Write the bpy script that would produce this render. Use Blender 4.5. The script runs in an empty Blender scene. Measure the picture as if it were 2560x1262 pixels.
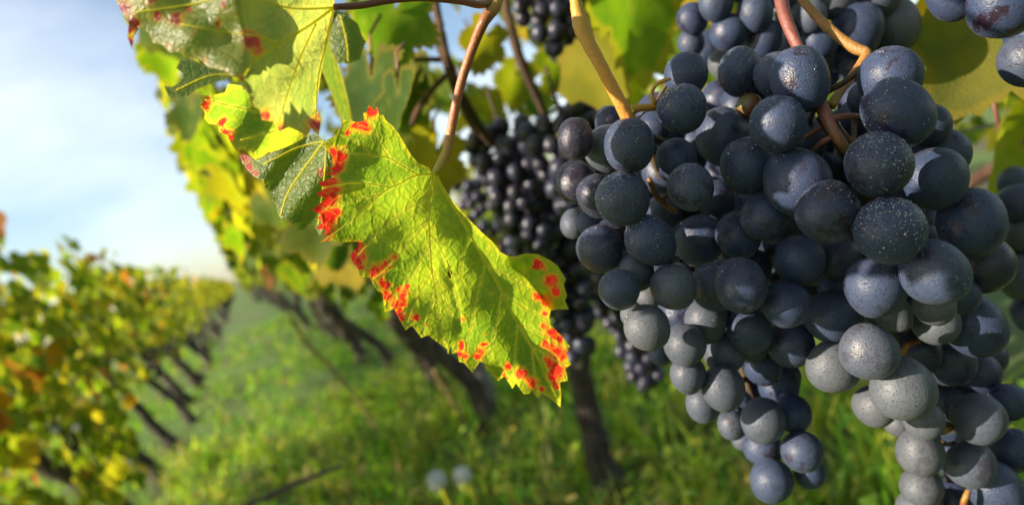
import bpy, math, random
import numpy as np
from mathutils import Vector, Matrix, Quaternion, noise
from mathutils.geometry import delaunay_2d_cdt

random.seed(11)
SC = bpy.context.scene
COL = SC.collection

# ------------------------------------------------------------------ camera
F = 1707.0            # focal length in photo pixels (24 mm on a 36 mm wide frame)
CAM_H = 0.85          # the photographer crouches between two low vine rows
_v = Vector((-680, -79, -1707)).normalized()             # the rows run along world +Y
_u = Vector((-.309, .951, .079)); _u = (_u - _v * _u.dot(_v)).normalized()
_x = _v.cross(_u)
CM = Matrix((_x, _v, _u))                                 # camera axes -> world axes
CP = Vector((0, 0, CAM_H))
cd = bpy.data.cameras.new('camera')
cd.sensor_width = 36; cd.lens = 24.0
cd.clip_start = 0.01; cd.clip_end = 3000
cd.dof.use_dof = True; cd.dof.focus_distance = 0.198; cd.dof.aperture_fstop = 9.2
cam = bpy.data.objects.new('camera', cd); COL.objects.link(cam)
cam.matrix_world = Matrix.Translation(CP) @ CM.to_4x4()
SC.camera = cam

def P(px, py, d):
    """photo pixel + distance in metres -> the point of the place that stands there"""
    return CM @ Vector(((px - 1280) / F * d, -(py - 631) / F * d, -d)) + CP

def pix(w):
    c = CM.transposed() @ (Vector(w) - CP)
    if c.z > -1e-4: return None
    return 1280 + c.x / -c.z * F, 631 - c.y / -c.z * F, -c.z

# ------------------------------------------------------------------ light
SUN = (CM @ Vector((-.945, .09, .30))).normalized()
sun_el = math.asin(SUN.z); sun_az = math.atan2(SUN.x, SUN.y)
wd = bpy.data.worlds.new('World'); SC.world = wd; wd.use_nodes = True
nt = wd.node_tree; nt.nodes.clear()
wo = nt.nodes.new('ShaderNodeOutputWorld'); bg = nt.nodes.new('ShaderNodeBackground')
sky = nt.nodes.new('ShaderNodeTexSky'); sky.sky_type = 'NISHITA'; sky.sun_disc = False
sky.sun_elevation = sun_el; sky.sun_rotation = sun_az
sky.air_density = 1.0; sky.dust_density = 1.0; sky.ozone_density = 1.2; sky.altitude = 100
tc = nt.nodes.new('ShaderNodeTexCoord'); mp = nt.nodes.new('ShaderNodeMapping')
mp.inputs['Scale'].default_value = (1.0, 1.0, 2.2); mp.inputs['Location'].default_value = (.3, .9, .2)
nz = nt.nodes.new('ShaderNodeTexNoise'); nz.inputs['Scale'].default_value = 1.6
nz.inputs['Detail'].default_value = 5; nz.inputs['Roughness'].default_value = .5
rp = nt.nodes.new('ShaderNodeValToRGB')
rp.color_ramp.elements[0].position = .44; rp.color_ramp.elements[0].color = (.0, .0, .0, 1)
rp.color_ramp.elements[1].position = .80; rp.color_ramp.elements[1].color = (.6, .6, .6, 1)
mx = nt.nodes.new('ShaderNodeMixRGB'); mx.inputs[2].default_value = (9.0, 9.1, 9.3, 1)
nt.links.new(tc.outputs['Generated'], mp.inputs[0]); nt.links.new(mp.outputs[0], nz.inputs['Vector'])
nt.links.new(nz.outputs[0], rp.inputs[0]); nt.links.new(rp.outputs[0], mx.inputs[0])
nt.links.new(sky.outputs[0], mx.inputs[1]); nt.links.new(mx.outputs[0], bg.inputs[0])
bg.inputs['Strength'].default_value = 0.088
nt.links.new(bg.outputs[0], wo.inputs[0])

sd = bpy.data.lights.new('sun', 'SUN'); sd.energy = 5.0; sd.angle = math.radians(.53); sd.color = (1, .87, .68)
so = bpy.data.objects.new('sun', sd); COL.objects.link(so)
so.rotation_euler = (-SUN).to_track_quat('-Z', 'Y').to_euler(); so.location = (-3, -1, 6)

SC.view_settings.view_transform = 'Standard'; SC.view_settings.look = 'None'
SC.view_settings.exposure = 1.25; SC.view_settings.gamma = 1
SC.render.engine = 'CYCLES'
SC.cycles.use_denoising = True
SC.cycles.max_bounces = 8; SC.cycles.transparent_max_bounces = 12
SC.cycles.caustics_reflective = False; SC.cycles.caustics_refractive = False

# ------------------------------------------------------------------ helpers
def link(o, parent=None):
    COL.objects.link(o)
    if parent is not None: o.parent = parent
    return o

def tag(o, label=None, cat=None, group=None, kind=None):
    if label: o['label'] = label
    if cat: o['category'] = cat
    if group: o['group'] = group
    if kind: o['kind'] = kind
    return o

def empty(name, loc):
    o = bpy.data.objects.new(name, None); o.empty_display_size = .02
    o.location = loc; COL.objects.link(o)
    return o

def mesh_data(name, vs, fs, mat=None, smooth=True, attrs=None):
    me = bpy.data.meshes.new(name)
    me.from_pydata([tuple(v) for v in vs], [], fs)
    if mat: me.materials.append(mat)
    if smooth: me.polygons.foreach_set('use_smooth', [True] * len(me.polygons))
    for k, a in (attrs or {}).items():
        if len(a) and hasattr(a[0], '__len__'):
            at = me.attributes.new(k, 'FLOAT_COLOR', 'POINT'); at.data.foreach_set('color', np.asarray(a, dtype=np.float32).ravel())
        else:
            at = me.attributes.new(k, 'FLOAT', 'POINT'); at.data.foreach_set('value', np.asarray(a, dtype=np.float32))
    me.update()
    return me

def build(name, vs, fs, mat, parent=None, smooth=True, attrs=None):
    """one mesh object from world-space vertices, with its origin at its parent's"""
    off = parent_world(parent) if parent is not None else sum((Vector(v) for v in vs), Vector()) / len(vs)
    me = mesh_data(name, [Vector(v) - off for v in vs], fs, mat, smooth, attrs)
    o = bpy.data.objects.new(name, me); link(o, parent)
    if parent is None: o.location = off
    return o

def parent_world(p):
    w = Vector(p.location)
    while p.parent is not None:
        p = p.parent; w = w + Vector(p.location)
    return w

def spline(pts, n):
    """Catmull-Rom through the points; the 4th and later numbers are carried along"""
    a = np.array(pts, dtype=float); k = len(a)
    if k < 3:
        t = np.linspace(0, 1, n)[:, None]; return a[0] * (1 - t) + a[-1] * t
    out = []
    for t in np.linspace(0, k - 1, n):
        i = min(int(t), k - 2); f = t - i
        p0, p1, p2, p3 = a[max(i - 1, 0)], a[i], a[i + 1], a[min(i + 2, k - 1)]
        out.append(.5 * (2 * p1 + (p2 - p0) * f + (2 * p0 - 5 * p1 + 4 * p2 - p3) * f * f + (3 * p1 - p0 - 3 * p2 + p3) * f ** 3))
    return np.array(out)

def tube(pts, radii, seg=8, wob=0.0, cap=True):
    """tapered tube through world points; returns verts, faces and the position along it (0..1)"""
    vs, fs, ts = [], [], []
    n = len(pts); pts = [Vector(p) for p in pts]
    ref = Vector((.3, .2, 1)).normalized()
    for i, p in enumerate(pts):
        tg = (pts[min(i + 1, n - 1)] - pts[max(i - 1, 0)])
        tg = tg.normalized() if tg.length > 1e-9 else Vector((0, 0, 1))
        a = tg.cross(ref)
        if a.length < .05: a = tg.cross(Vector((1, 0, 0)))
        a.normalize(); b = tg.cross(a)
        for k in range(seg):
            an = 2 * math.pi * k / seg
            r = radii[i] * (1 + wob * (random.random() - .5))
            vs.append(p + (a * math.cos(an) + b * math.sin(an)) * r); ts.append(i / max(n - 1, 1))
        if i:
            for k in range(seg):
                q = (i - 1) * seg; w = i * seg; k2 = (k + 1) % seg
                fs.append((q + k, q + k2, w + k2, w + k))
    if cap:
        fs.append(tuple(reversed(range(seg)))); fs.append(tuple(range((n - 1) * seg, n * seg)))
    return vs, fs, ts

class MB:
    def __init__(s): s.v, s.f, s.t = [], [], []
    def add(s, vs, fs, ts=None):
        o = len(s.v); s.v += list(vs); s.f += [tuple(i + o for i in f) for f in fs]
        s.t += list(ts) if ts is not None else [0.0] * len(vs)
    def tube(s, pts, radii, seg=8, wob=0.0):
        s.add(*tube(pts, radii, seg, wob))
    def build(s, name, mat, parent=None, smooth=True, attr='t'):
        return build(name, s.v, s.f, mat, parent, smooth, {attr: s.t})

def pxtube(pts, n=24, seg=8, wob=0.0):
    """tube from (px, py, distance, radius in photo pixels)"""
    a = spline(pts, n)
    return tube([P(q[0], q[1], q[2]) for q in a], [q[3] * q[2] / F for q in a], seg, wob)

# ------------------------------------------------------------------ materials
def new_mat(name):
    m = bpy.data.materials.new(name); m.use_nodes = True
    n = m.node_tree; n.nodes.clear()
    out = n.nodes.new('ShaderNodeOutputMaterial')
    return m, n, out

class N:
    """small node helper"""
    def __init__(s, nt): s.t = nt
    def __call__(s, typ, ins=None, **props):
        nd = s.t.nodes.new('ShaderNode' + typ)
        for k, v in props.items(): setattr(nd, k, v)
        for k, v in (ins or {}).items(): s.put(nd.inputs[k], v)
        return nd
    def put(s, sock, v):
        if isinstance(v, bpy.types.NodeSocket): s.t.links.new(v, sock)
        elif isinstance(v, (tuple, list)) and len(v) == 3 and sock.type == 'RGBA': sock.default_value = (*v, 1)
        else: sock.default_value = v
    def math(s, op, a, b=0.0, c=None, clamp=False):
        nd = s('Math', operation=op, use_clamp=clamp); s.put(nd.inputs[0], a); s.put(nd.inputs[1], b)
        if c is not None: s.put(nd.inputs[2], c)
        return nd.outputs[0]
    def mix(s, f, a, b, blend='MIX'):
        nd = s('MixRGB', blend_type=blend); s.put(nd.inputs[0], f); s.put(nd.inputs[1], a); s.put(nd.inputs[2], b)
        return nd.outputs[0]
    def ramp(s, f, stops):
        nd = s('ValToRGB'); e = nd.color_ramp.elements
        while len(e) < len(stops): e.new(.5)
        for el, (p, c) in zip(e, stops):
            el.position = p; el.color = (c, c, c, 1) if not hasattr(c, '__len__') else (*c, 1)
        s.put(nd.inputs[0], f); return nd.outputs[0]
    def noise(s, vec, scale, detail=3, rough=.5):
        nd = s('TexNoise', {'Scale': scale, 'Detail': detail, 'Roughness': rough})
        if vec is not None: s.put(nd.inputs['Vector'], vec)
        return nd.outputs[0]
    def smooth(s, x, lo, hi):
        nd = s('MapRange', interpolation_type='SMOOTHSTEP'); s.put(nd.inputs[0], x)
        nd.inputs[1].default_value = lo; nd.inputs[2].default_value = hi
        return nd.outputs[0]

def grape_material():
    m, nt, out = new_mat('grape_skin'); n = N(nt)
    tc = n('TexCoord'); oi = n('ObjectInfo')
    off = n('VectorMath', operation='SCALE'); off.inputs[0].default_value = (37, 91, 53); n.put(off.inputs['Scale'], oi.outputs['Random'])
    vec = n('VectorMath', operation='ADD'); n.put(vec.inputs[0], tc.outputs['Object']); n.put(vec.inputs[1], off.outputs[0]); v = vec.outputs[0]
    sep = n('SeparateColor', {0: oi.outputs['Color']})
    bloom_amt, wear = sep.outputs[0], sep.outputs[1]
    big = n.noise(v, 1.3, 4, .6); mid = n.noise(v, 5.5, 4, .65); fine = n.noise(v, 15, 3, .6); scr = n.noise(v, 3.0, 6, .8)
    # where the wax has been rubbed away: a few patches and many specks
    patch = n.math('MULTIPLY', n.smooth(n.math('ADD', big, n.math('MULTIPLY', n.math('SUBTRACT', mid, .5), .45)), .52, .63), n.math('MULTIPLY', wear, n.math('SUBTRACT', 1.0, n.math('MULTIPLY', n.smooth(bloom_amt, .86, 1.0), .55))))
    specks = n.math('MULTIPLY', n.smooth(fine, .57, .64), n.smooth(mid, .40, .56))
    vor = n('TexVoronoi', {'Vector': v, 'Scale': 9.0}); dots = n.math('MULTIPLY', n.smooth(vor.outputs['Distance'], .34, .20), n.smooth(scr, .44, .54))
    gone = n.math('MAXIMUM', patch, n.math('MAXIMUM', n.math('MULTIPLY', specks, .85), n.math('MULTIPLY', dots, n.math('SUBTRACT', .9, n.math('MULTIPLY', n.smooth(bloom_amt, .86, 1.0), .45)))))
    wax = n.math('MULTIPLY', n.math('SUBTRACT', 1, gone, clamp=True), bloom_amt, clamp=True)
    wax = n.math('MULTIPLY', wax, n.math('ADD', .72, n.math('MULTIPLY', mid, .5)), clamp=True)
    skin = n.mix(big, (.012, .008, .016), (.022, .010, .020))
    waxc_light = n.mix(n.smooth(bloom_amt, .86, 1.0), n.mix(big, (.022, .042, .104), (.044, .068, .136)), n.mix(big, (.066, .078, .102), (.108, .116, .132)))  # pale neutral bloom paints sunlit grapes, dark blue bloom the shaded ones
    col = n.mix(wax, skin, waxc_light)
    rust = n.math('MULTIPLY', n.smooth(n.noise(v, 2.1, 3, .7), .68, .76), .5)
    col = n.mix(rust, col, (.16, .09, .045))
    rough = n.math('ADD', .20, n.math('MULTIPLY', wax, n.math('ADD', .16, n.math('MULTIPLY', mid, .2))))
    bump = n('Bump', {'Strength': .7, 'Distance': .0004, 'Height': n.math('ADD', n.math('MULTIPLY', gone, -.35), n.math('ADD', n.math('MULTIPLY', mid, .7), n.math('MULTIPLY', fine, .45)))})
    b = n('BsdfPrincipled', {'Base Color': col, 'Roughness': rough, 'Normal': bump.outputs[0]})
    n.put(b.inputs['Specular IOR Level'], n.math('SUBTRACT', .5, n.math('MULTIPLY', wax, .2)))
    b.inputs['Sheen Weight'].default_value = .03; b.inputs['Sheen Roughness'].default_value = .5
    nt.links.new(b.outputs[0], out.inputs[0]); return m

def dew_material():
    m, nt, out = new_mat('dew_water'); n = N(nt)
    fr = n('Fresnel', {'IOR': 1.5}); tr = n('BsdfTransparent', {'Color': (.86, .88, .9)}); gl = n('BsdfGlossy', {'Color': (1, 1, 1), 'Roughness': .12})
    f = n.math('ADD', n.math('MULTIPLY', fr.outputs[0], 1.6), .24, clamp=True)
    mx = n('MixShader'); n.put(mx.inputs[0], f); nt.links.new(tr.outputs[0], mx.inputs[1]); nt.links.new(gl.outputs[0], mx.inputs[2])
    nt.links.new(mx.outputs[0], out.inputs[0]); return m

def leaf_shader(n, nt, out, col, trans, tamt, rough, normal, spec=.5):
    b = n('BsdfPrincipled', {'Base Color': col, 'Roughness': rough})
    b.inputs['Specular IOR Level'].default_value = spec
    t = n('BsdfTranslucent', {'Color': trans})
    if normal is not None: n.put(b.inputs['Normal'], normal); n.put(t.inputs['Normal'], normal)
    mx = n('MixShader'); n.put(mx.inputs[0], tamt)
    nt.links.new(b.outputs[0], mx.inputs[1]); nt.links.new(t.outputs[0], mx.inputs[2])
    nt.links.new(mx.outputs[0], out.inputs[0])

def near_leaf_material(name, g1, g2, edge, red, tmul=2.3, tamt=.55, rough=.42, net=260.0, bumpd=.0009, bs=.2):
    """blade with reticulate veins; attributes: vein, red (patches), edge (margin)"""
    m, nt, out = new_mat(name); n = N(nt)
    tc = n('TexCoord'); v = tc.outputs['Object']
    wob = n.noise(v, 300, 2); vv = n('VectorMath', operation='ADD'); n.put(vv.inputs[0], v)
    sc = n('VectorMath', operation='SCALE'); n.put(sc.inputs[0], n('TexNoise', {'Vector': v, 'Scale': 180.0}).outputs['Color']); sc.inputs['Scale'].default_value = .003
    n.put(vv.inputs[1], sc.outputs[0])
    v1 = n('TexVoronoi', {'Vector': vv.outputs[0], 'Scale': net}, feature='DISTANCE_TO_EDGE').outputs['Distance']
    v2 = n('TexVoronoi', {'Vector': vv.outputs[0], 'Scale': net * 2.7}, feature='DISTANCE_TO_EDGE').outputs['Distance']
    e1 = n.smooth(v1, .10, .0); e2 = n.smooth(v2, .12, .0)
    vein = n('Attribute', attribute_name='vein').outputs['Fac']
    redA = n('Attribute', attribute_name='red').outputs['Fac']
    edgA = n('Attribute', attribute_name='edge').outputs['Fac']
    n1 = n.noise(v, 45, 4, .6); n2 = n.noise(v, 320, 4, .65)
    g = n.mix(n.smooth(n1, .36, .66), g1, g2)
    g = n.mix(n.math('MULTIPLY', n.smooth(n2, .5, .75), .35), g, edge)
    g = n.mix(n.math('MULTIPLY', edgA, .75), g, edge)
    g = n.mix(n.math('ADD', n.math('MULTIPLY', e1, .20), n.math('MULTIPLY', e2, .08)), g, tuple(c * .52 for c in g1))
    rr = n.smooth(n.math('ADD', redA, n.math('MULTIPLY', n.math('SUBTRACT', n.noise(v, 380, 5, .75), .5), .95)), .36, .66)
    rr = n.math('MULTIPLY', rr, n.math('SUBTRACT', 1, n.math('MULTIPLY', e1, .35)))
    deep = n.mix(n.smooth(n.noise(v, 260, 3), .4, .65), red, tuple(c * .55 for c in red))
    halo = n.smooth(n.math('ADD', redA, n.math('MULTIPLY', n.math('SUBTRACT', n2, .5), .8)), .06, .44)
    g = n.mix(n.math('MULTIPLY', halo, .7), g, (.34, .16, .014))
    g = n.mix(rr, g, deep)
    g = n.mix(n.math('MULTIPLY', vein, .75), g, (.30, .27, .035))
    trans = n.mix(1.0, g, (tmul, tmul * 1.04, tmul * .75), 'MULTIPLY')
    h = n.math('ADD', n.math('MULTIPLY', n.smooth(v1, 0, .22), 1.0), n.math('MULTIPLY', n.smooth(v2, 0, .2), .35))
    bump = n('Bump', {'Strength': bs, 'Distance': bumpd, 'Height': h})
    leaf_shader(n, nt, out, g, trans, tamt, rough, bump.outputs[0])
    return m

def row_leaf_material(name, source):
    """leaves further off: colour from the object (or a per-leaf attribute), yellow to brown margins"""
    m, nt, out = new_mat(name); n = N(nt)
    if source == 'object': c = n('ObjectInfo').outputs['Color']
    else: c = n('Attribute', attribute_name='tint').outputs['Color']
    tc = n('TexCoord'); geo = n('NewGeometry')
    edg = n('Attribute', attribute_name='edge').outputs['Fac']; vein = n('Attribute', attribute_name='vein').outputs['Fac']
    nn = n.noise(geo.outputs['Position'], 38, 3, .6)
    g = n.mix(n.smooth(nn, .35, .7), c, n.mix(1.0, c, (1.5, 1.25, .7), 'MULTIPLY'))
    g = n.mix(n.math('MULTIPLY', n.smooth(n.math('ADD', edg, n.math('MULTIPLY', n.math('SUBTRACT', nn, .5), 1.2)), .55, .85), .55), g, (.26, .19, .02))
    g = n.mix(n.math('MULTIPLY', vein, .4), g, (.25, .26, .05))
    trans = n.mix(1.0, g, (1.95, 2.2, .9), 'MULTIPLY')
    bump = n('Bump', {'Strength': .5, 'Distance': .002, 'Height': n.noise(tc.outputs['Object'], 90, 2)})
    leaf_shader(n, nt, out, g, trans, .58, .55, bump.outputs[0], .18)
    return m

def stem_material(name, stops, rough=.45, bumps=.0006, speck=.35):
    m, nt, out = new_mat(name); n = N(nt)
    t = n('Attribute', attribute_name='t').outputs['Fac']; v = n('TexCoord').outputs['Object']
    c = n.ramp(t, stops)
    nn = n.noise(v, 700, 4, .7); ns = n.noise(v, 130, 3, .6)
    c = n.mix(n.math('MULTIPLY', n.smooth(nn, .58, .72), speck), c, (.06, .03, .012))
    c = n.mix(n.math('MULTIPLY', n.smooth(ns, .45, .7), .3), c, n.mix(1.0, c, (.75, .55, .5), 'MULTIPLY'))
    bump = n('Bump', {'Strength': .6, 'Distance': bumps, 'Height': n.noise(v, 900, 4, .6)})
    b = n('BsdfPrincipled', {'Base Color': c, 'Roughness': rough, 'Normal': bump.outputs[0]})
    b.inputs['Subsurface Weight'].default_value = .12; b.inputs['Subsurface Radius'].default_value = (.002, .001, .0004)
    nt.links.new(b.outputs[0], out.inputs[0]); return m

def bark_material(name, c1, c2, scale=60.0):
    m, nt, out = new_mat(name); n = N(nt)
    v = n('TexCoord').outputs['Object']; mp = n('Mapping', {'Vector': v}); mp.inputs['Scale'].default_value = (1, 1, .18)
    a = n.noise(mp.outputs[0], scale, 6, .7); b_ = n.noise(v, 9, 3, .6)
    c = n.mix(n.smooth(a, .38, .66), c1, c2); c = n.mix(n.math('MULTIPLY', n.smooth(b_, .5, .75), .4), c, (.10, .11, .055))
    bump = n('Bump', {'Strength': 1.0, 'Distance': .012, 'Height': a})
    s = n('BsdfPrincipled', {'Base Color': c, 'Roughness': .9, 'Normal': bump.outputs[0]})
    nt.links.new(s.outputs[0], out.inputs[0]); return m

def plain_material(name, c1, c2, rough=.6, scale=200.0):
    m, nt, out = new_mat(name); n = N(nt)
    v = n('TexCoord').outputs['Object']
    c = n.mix(n.smooth(n.noise(v, scale, 4, .6), .35, .65), c1, c2)
    b = n('BsdfPrincipled', {'Base Color': c, 'Roughness': rough}); nt.links.new(b.outputs[0], out.inputs[0]); return m

def soil_material():
    m, nt, out = new_mat('soil'); n = N(nt)
    v = n('NewGeometry').outputs['Position']
    c = n.mix(n.smooth(n.noise(v, 9, 6, .65), .35, .7), (.05, .034, .02), (.12, .085, .05))
    c = n.mix(n.smooth(n.noise(v, .9, 4, .6), .30, .52), c, (.085, .15, .02))
    bump = n('Bump', {'Strength': 1.0, 'Distance': .03, 'Height': n.noise(v, 30, 6, .7)})
    b = n('BsdfPrincipled', {'Base Color': c, 'Roughness': .95, 'Normal': bump.outputs[0]}); nt.links.new(b.outputs[0], out.inputs[0]); return m

def grass_material():
    m, nt, out = new_mat('grass_blade'); n = N(nt)
    c = n('Attribute', attribute_name='tint').outputs['Color']
    trans = n.mix(1.0, c, (2.0, 2.1, 1.2), 'MULTIPLY')
    leaf_shader(n, nt, out, c, trans, .5, .5, None, .35); return m

M_GRAPE = grape_material(); M_DEW = dew_material()
M_ROWLEAF = row_leaf_material('vine_leaf', 'object'); M_FARLEAF = row_leaf_material('vine_leaf_far', 'attr')
M_BARK = bark_material('vine_bark', (.022, .016, .012), (.095, .072, .055))
M_CANE = bark_material('vine_cane', (.05, .022, .012), (.13, .06, .03), 90.0)
M_POST = bark_material('weathered_wood', (.12, .11, .10), (.24, .22, .20), 40.0)
M_SOIL = soil_material(); M_GRASS = grass_material()
M_STALK = plain_material('rachis', (.07, .045, .014), (.045, .02, .012), .7, 300)

# ------------------------------------------------------------------ ground, hill
def ground():
    xs = np.concatenate([[-900, -300, -100, -40, -15, -8], np.linspace(-5, 5, 51), [8, 15, 40, 100, 300, 900]])
    ys = np.concatenate([[-60, -10, -3], np.linspace(-1, 14, 61), [18, 25, 40, 80, 160, 320, 640, 1200]])
    vs, fs = [], []
    for y in ys:
        for x in xs:
            z = .035 * math.sin(x * 4.1 + y * .7) * math.cos(y * 1.9 - x) * (abs(x) < 6 and -2 < y < 15)
            vs.append((x, y, z))
    w = len(xs)
    for j in range(len(ys) - 1):
        for i in range(w - 1): fs.append((j * w + i, j * w + i + 1, (j + 1) * w + i + 1, (j + 1) * w + i))
    o = build('ground', vs, fs, M_SOIL); tag(o, 'grassy earth between the vine rows', None, None, 'structure')
ground()

def hill():
    vs, fs = [], []
    n = 90
    for j in range(7):
        for i in range(n):
            x = -700 + 1400 * i / (n - 1)
            z = (5 + 3 * math.sin(x * .011) + 3 * math.sin(x * .031 + 2)) * math.sin(math.pi * j / 6) - 1
            vs.append((x, 620 + 90 * j, z))
    for j in range(6):
        for i in range(n - 1): fs.append((j * n + i, j * n + i + 1, (j + 1) * n + i + 1, (j + 1) * n + i))
    o = build('hill', vs, fs, plain_material('hill_woods', (.05, .07, .05), (.09, .10, .06), .95, .02))
    tag(o, 'low wooded hill on the horizon', None, None, 'structure')
hill()

# ------------------------------------------------------------------ grass
def grass():
    rs = np.random.default_rng(5)
    V, Fc, T = [], [], []
    def blade(x, y, h, w, lean, az, col, z0=-.01):
        ca, sa = math.cos(az), math.sin(az); o = len(V)
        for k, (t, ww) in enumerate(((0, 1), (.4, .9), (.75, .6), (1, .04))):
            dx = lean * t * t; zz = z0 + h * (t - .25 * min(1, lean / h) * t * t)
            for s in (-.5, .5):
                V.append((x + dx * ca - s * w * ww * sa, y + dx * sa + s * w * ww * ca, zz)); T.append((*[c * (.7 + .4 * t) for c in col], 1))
        for k in range(3): Fc.append((o + 2 * k, o + 2 * k + 1, o + 2 * k + 3, o + 2 * k + 2))
    def weed(x, y, z, r, col):
        o = len(V); az = rs.uniform(0, 6.28); tl = rs.uniform(0, .9); ca, sa = math.cos(az), math.sin(az)
        k = 6
        for i in range(k):
            a = 2 * math.pi * i / k; u, w = r * math.cos(a) * (1.25 if i == 0 else 1), r * math.sin(a) * .75
            V.append((x + u * ca * math.cos(tl) - w * sa, y + u * sa * math.cos(tl) + w * ca, z + u * math.sin(tl))); T.append((*col, 1))
        Fc.append(tuple(range(o, o + k)))
    pal = [(.115, .23, .018), (.15, .28, .020), (.21, .32, .024), (.30, .35, .034), (.075, .17, .020), (.32, .27, .08)]
    pw = [.28, .27, .2, .1, .1, .05]
    def spot():
        # denser near the camera
        y = .7 + 13 * rs.random() ** 2.1
        half = 1.0 + y * .42
        return rs.uniform(-min(half, 3.0), min(half, 4.0)), y
    tufts = 0
    while tufts < 5200:
        x, y = spot()
        m = math.sin(x * 3.1 + 1.2 * math.sin(y * 1.7)) + math.sin(y * 2.3 + x * 1.4)
        if m < -.7 and rs.random() < .8: continue
        tufts += 1
        near = max(0, 1 - y / 9); base = pal[rs.choice(6, p=pw)]
        for _ in range(int(5 + 6 * near)):
            c = tuple(max(.005, v * rs.uniform(.7, 1.35)) for v in base)
            h = rs.uniform(.04, .15) * (1 + .25 * max(0, m))
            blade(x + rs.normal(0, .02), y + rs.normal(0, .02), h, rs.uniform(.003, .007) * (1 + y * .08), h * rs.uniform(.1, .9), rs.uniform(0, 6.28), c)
    for _ in range(2600):
        x, y = spot(); base = pal[rs.choice(4)]
        for _k in range(rs.integers(4, 10)):
            c = tuple(v * rs.uniform(.8, 1.4) for v in base)
            weed(x + rs.normal(0, .035), y + rs.normal(0, .035), rs.uniform(.015, .085), rs.uniform(.006, .017), c)
    for _ in range(520):
        x, y = rs.uniform(-.6, 1.6), .9 + 3.2 * rs.random() ** 1.3
        base = pal[rs.choice([1, 2, 3, 3, 5])]
        for _k in range(rs.integers(6, 13)):
            h = rs.uniform(.10, .24); c = tuple(v * rs.uniform(.9, 1.3) for v in base)
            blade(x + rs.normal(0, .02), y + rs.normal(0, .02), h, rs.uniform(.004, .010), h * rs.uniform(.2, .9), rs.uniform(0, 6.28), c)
            if rs.random() < .4: weed(x + rs.normal(0, .03), y + rs.normal(0, .03), rs.uniform(.05, .16), rs.uniform(.009, .02), c)
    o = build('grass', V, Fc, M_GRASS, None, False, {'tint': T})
    tag(o, 'green grass and low weeds between the vine rows', 'grass', None, 'stuff')
grass()

# ------------------------------------------------------------------ generic vine leaf
def in_poly(x, y, poly):
    c = False; j = len(poly) - 1
    for i in range(len(poly)):
        xi, yi = poly[i]; xj, yj = poly[j]
        if (yi > y) != (yj > y) and x < (xj - xi) * (y - yi) / (yj - yi) + xi: c = not c
        j = i
    return c

def seg_dist(px, py, ax, ay, bx, by):
    dx, dy = bx - ax, by - ay; L = dx * dx + dy * dy
    t = 0 if L < 1e-12 else max(0, min(1, ((px - ax) * dx + (py - ay) * dy) / L))
    return math.hypot(px - ax - t * dx, py - ay - t * dy), t

def triangulate(outline, pts):
    n = len(outline); co = [Vector(p) for p in outline] + [Vector(p) for p in pts]
    r = delaunay_2d_cdt(co, [], [list(range(n))], 1, 1e-7)
    return [(v.x, v.y) for v in r[0]], [tuple(f) for f in r[2]]

def vine_leaf_mesh(name, seed, nout, grid, mat):
    """five-lobed toothed leaf, petiole at the origin, tip towards +Y, about 1 across"""
    rs = random.Random(seed)
    lobes = [(90, 1.0, 30), (90 + 58, .88, 27), (90 - 58, .88, 27), (90 + 118, .68, 30), (90 - 118, .68, 30)]
    lobes = [(a + rs.uniform(-5, 5), l * rs.uniform(.9, 1.08), w) for a, l, w in lobes]
    out = []
    for i in range(nout):
        th = 270 + 16 + (360 - 32) * i / (nout - 1)
        r = .50
        for a, l, w in lobes:
            d = (th - a + 180) % 360 - 180
            r = max(r, l * max(0, math.cos(math.radians(min(90, abs(d) * 90 / (w * 2.1))))) ** .55 * (1 - .0045 * abs(d)))
        r *= 1 + (.055 if i % 2 else -.05) * rs.uniform(.6, 1.4)
        if i in (0, nout - 1): r *= .8
        out.append((.55 * r * math.cos(math.radians(th)), .55 * r * math.sin(math.radians(th))))
    out.append((0, 0))
    pts = []
    k = int(1.2 / grid)
    for i in range(k):
        for j in range(k):
            x, y = -.6 + i * grid + (j % 2) * grid / 2, -.6 + j * grid
            if in_poly(x, y, out) and min(seg_dist(x, y, *out[q - 1], *out[q])[0] for q in range(len(out))) > grid * .45: pts.append((x, y))
    vs2, fs = triangulate(out, pts)
    fold, cup, ph = rs.uniform(.10, .38), rs.uniform(-.25, .25), rs.uniform(0, 6)
    vs, ved, eg = [], [], []
    veins = [(0, 0, .5 * l * math.cos(math.radians(a)), .5 * l * math.sin(math.radians(a))) for a, l, w in lobes]
    for x, y in vs2:
        dv = min(seg_dist(x, y, *v)[0] for v in veins)
        de = min(seg_dist(x, y, *out[q - 1], *out[q])[0] for q in range(len(out)))
        z = fold * abs(x) * .8 - cup * (x * x + y * y) * 1.6 + .05 * math.sin(7 * x + ph) * math.cos(6 * y + ph) + .06 * dv - .10 * max(0, y) ** 2 * 2
        vs.append((x, y, z)); ved.append(max(0, 1 - dv / .018)); eg.append(max(0, 1 - de / .10))
    return mesh_data(name, vs, fs, mat, True, {'vein': ved, 'edge': eg})

LEAF_HI = [vine_leaf_mesh('vine_leaf', s, 61, .07, M_ROWLEAF) for s in range(5)]
LEAF_LO = [vine_leaf_mesh('vine_leaf_small', 20 + s, 33, .13, M_ROWLEAF) for s in range(4)]

def leaf_matrix(tip, nrm, size):
    y = Vector(tip).normalized(); z = Vector(nrm); z = (z - y * z.dot(y))
    if z.length < .05: z = y.orthogonal()
    z.normalize(); x = y.cross(z)
    return Matrix((x, y, z)).transposed(), size

GREEN = [(.060, .110, .008), (.080, .135, .008), (.045, .085, .010), (.11, .155, .008)]
YELLOW = [(.17, .19, .012), (.21, .20, .014), (.14, .17, .012), (.25, .20, .016)]
WARM = [(.26, .13, .015), (.22, .075, .018), (.15, .055, .022), (.30, .20, .03)]

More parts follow.
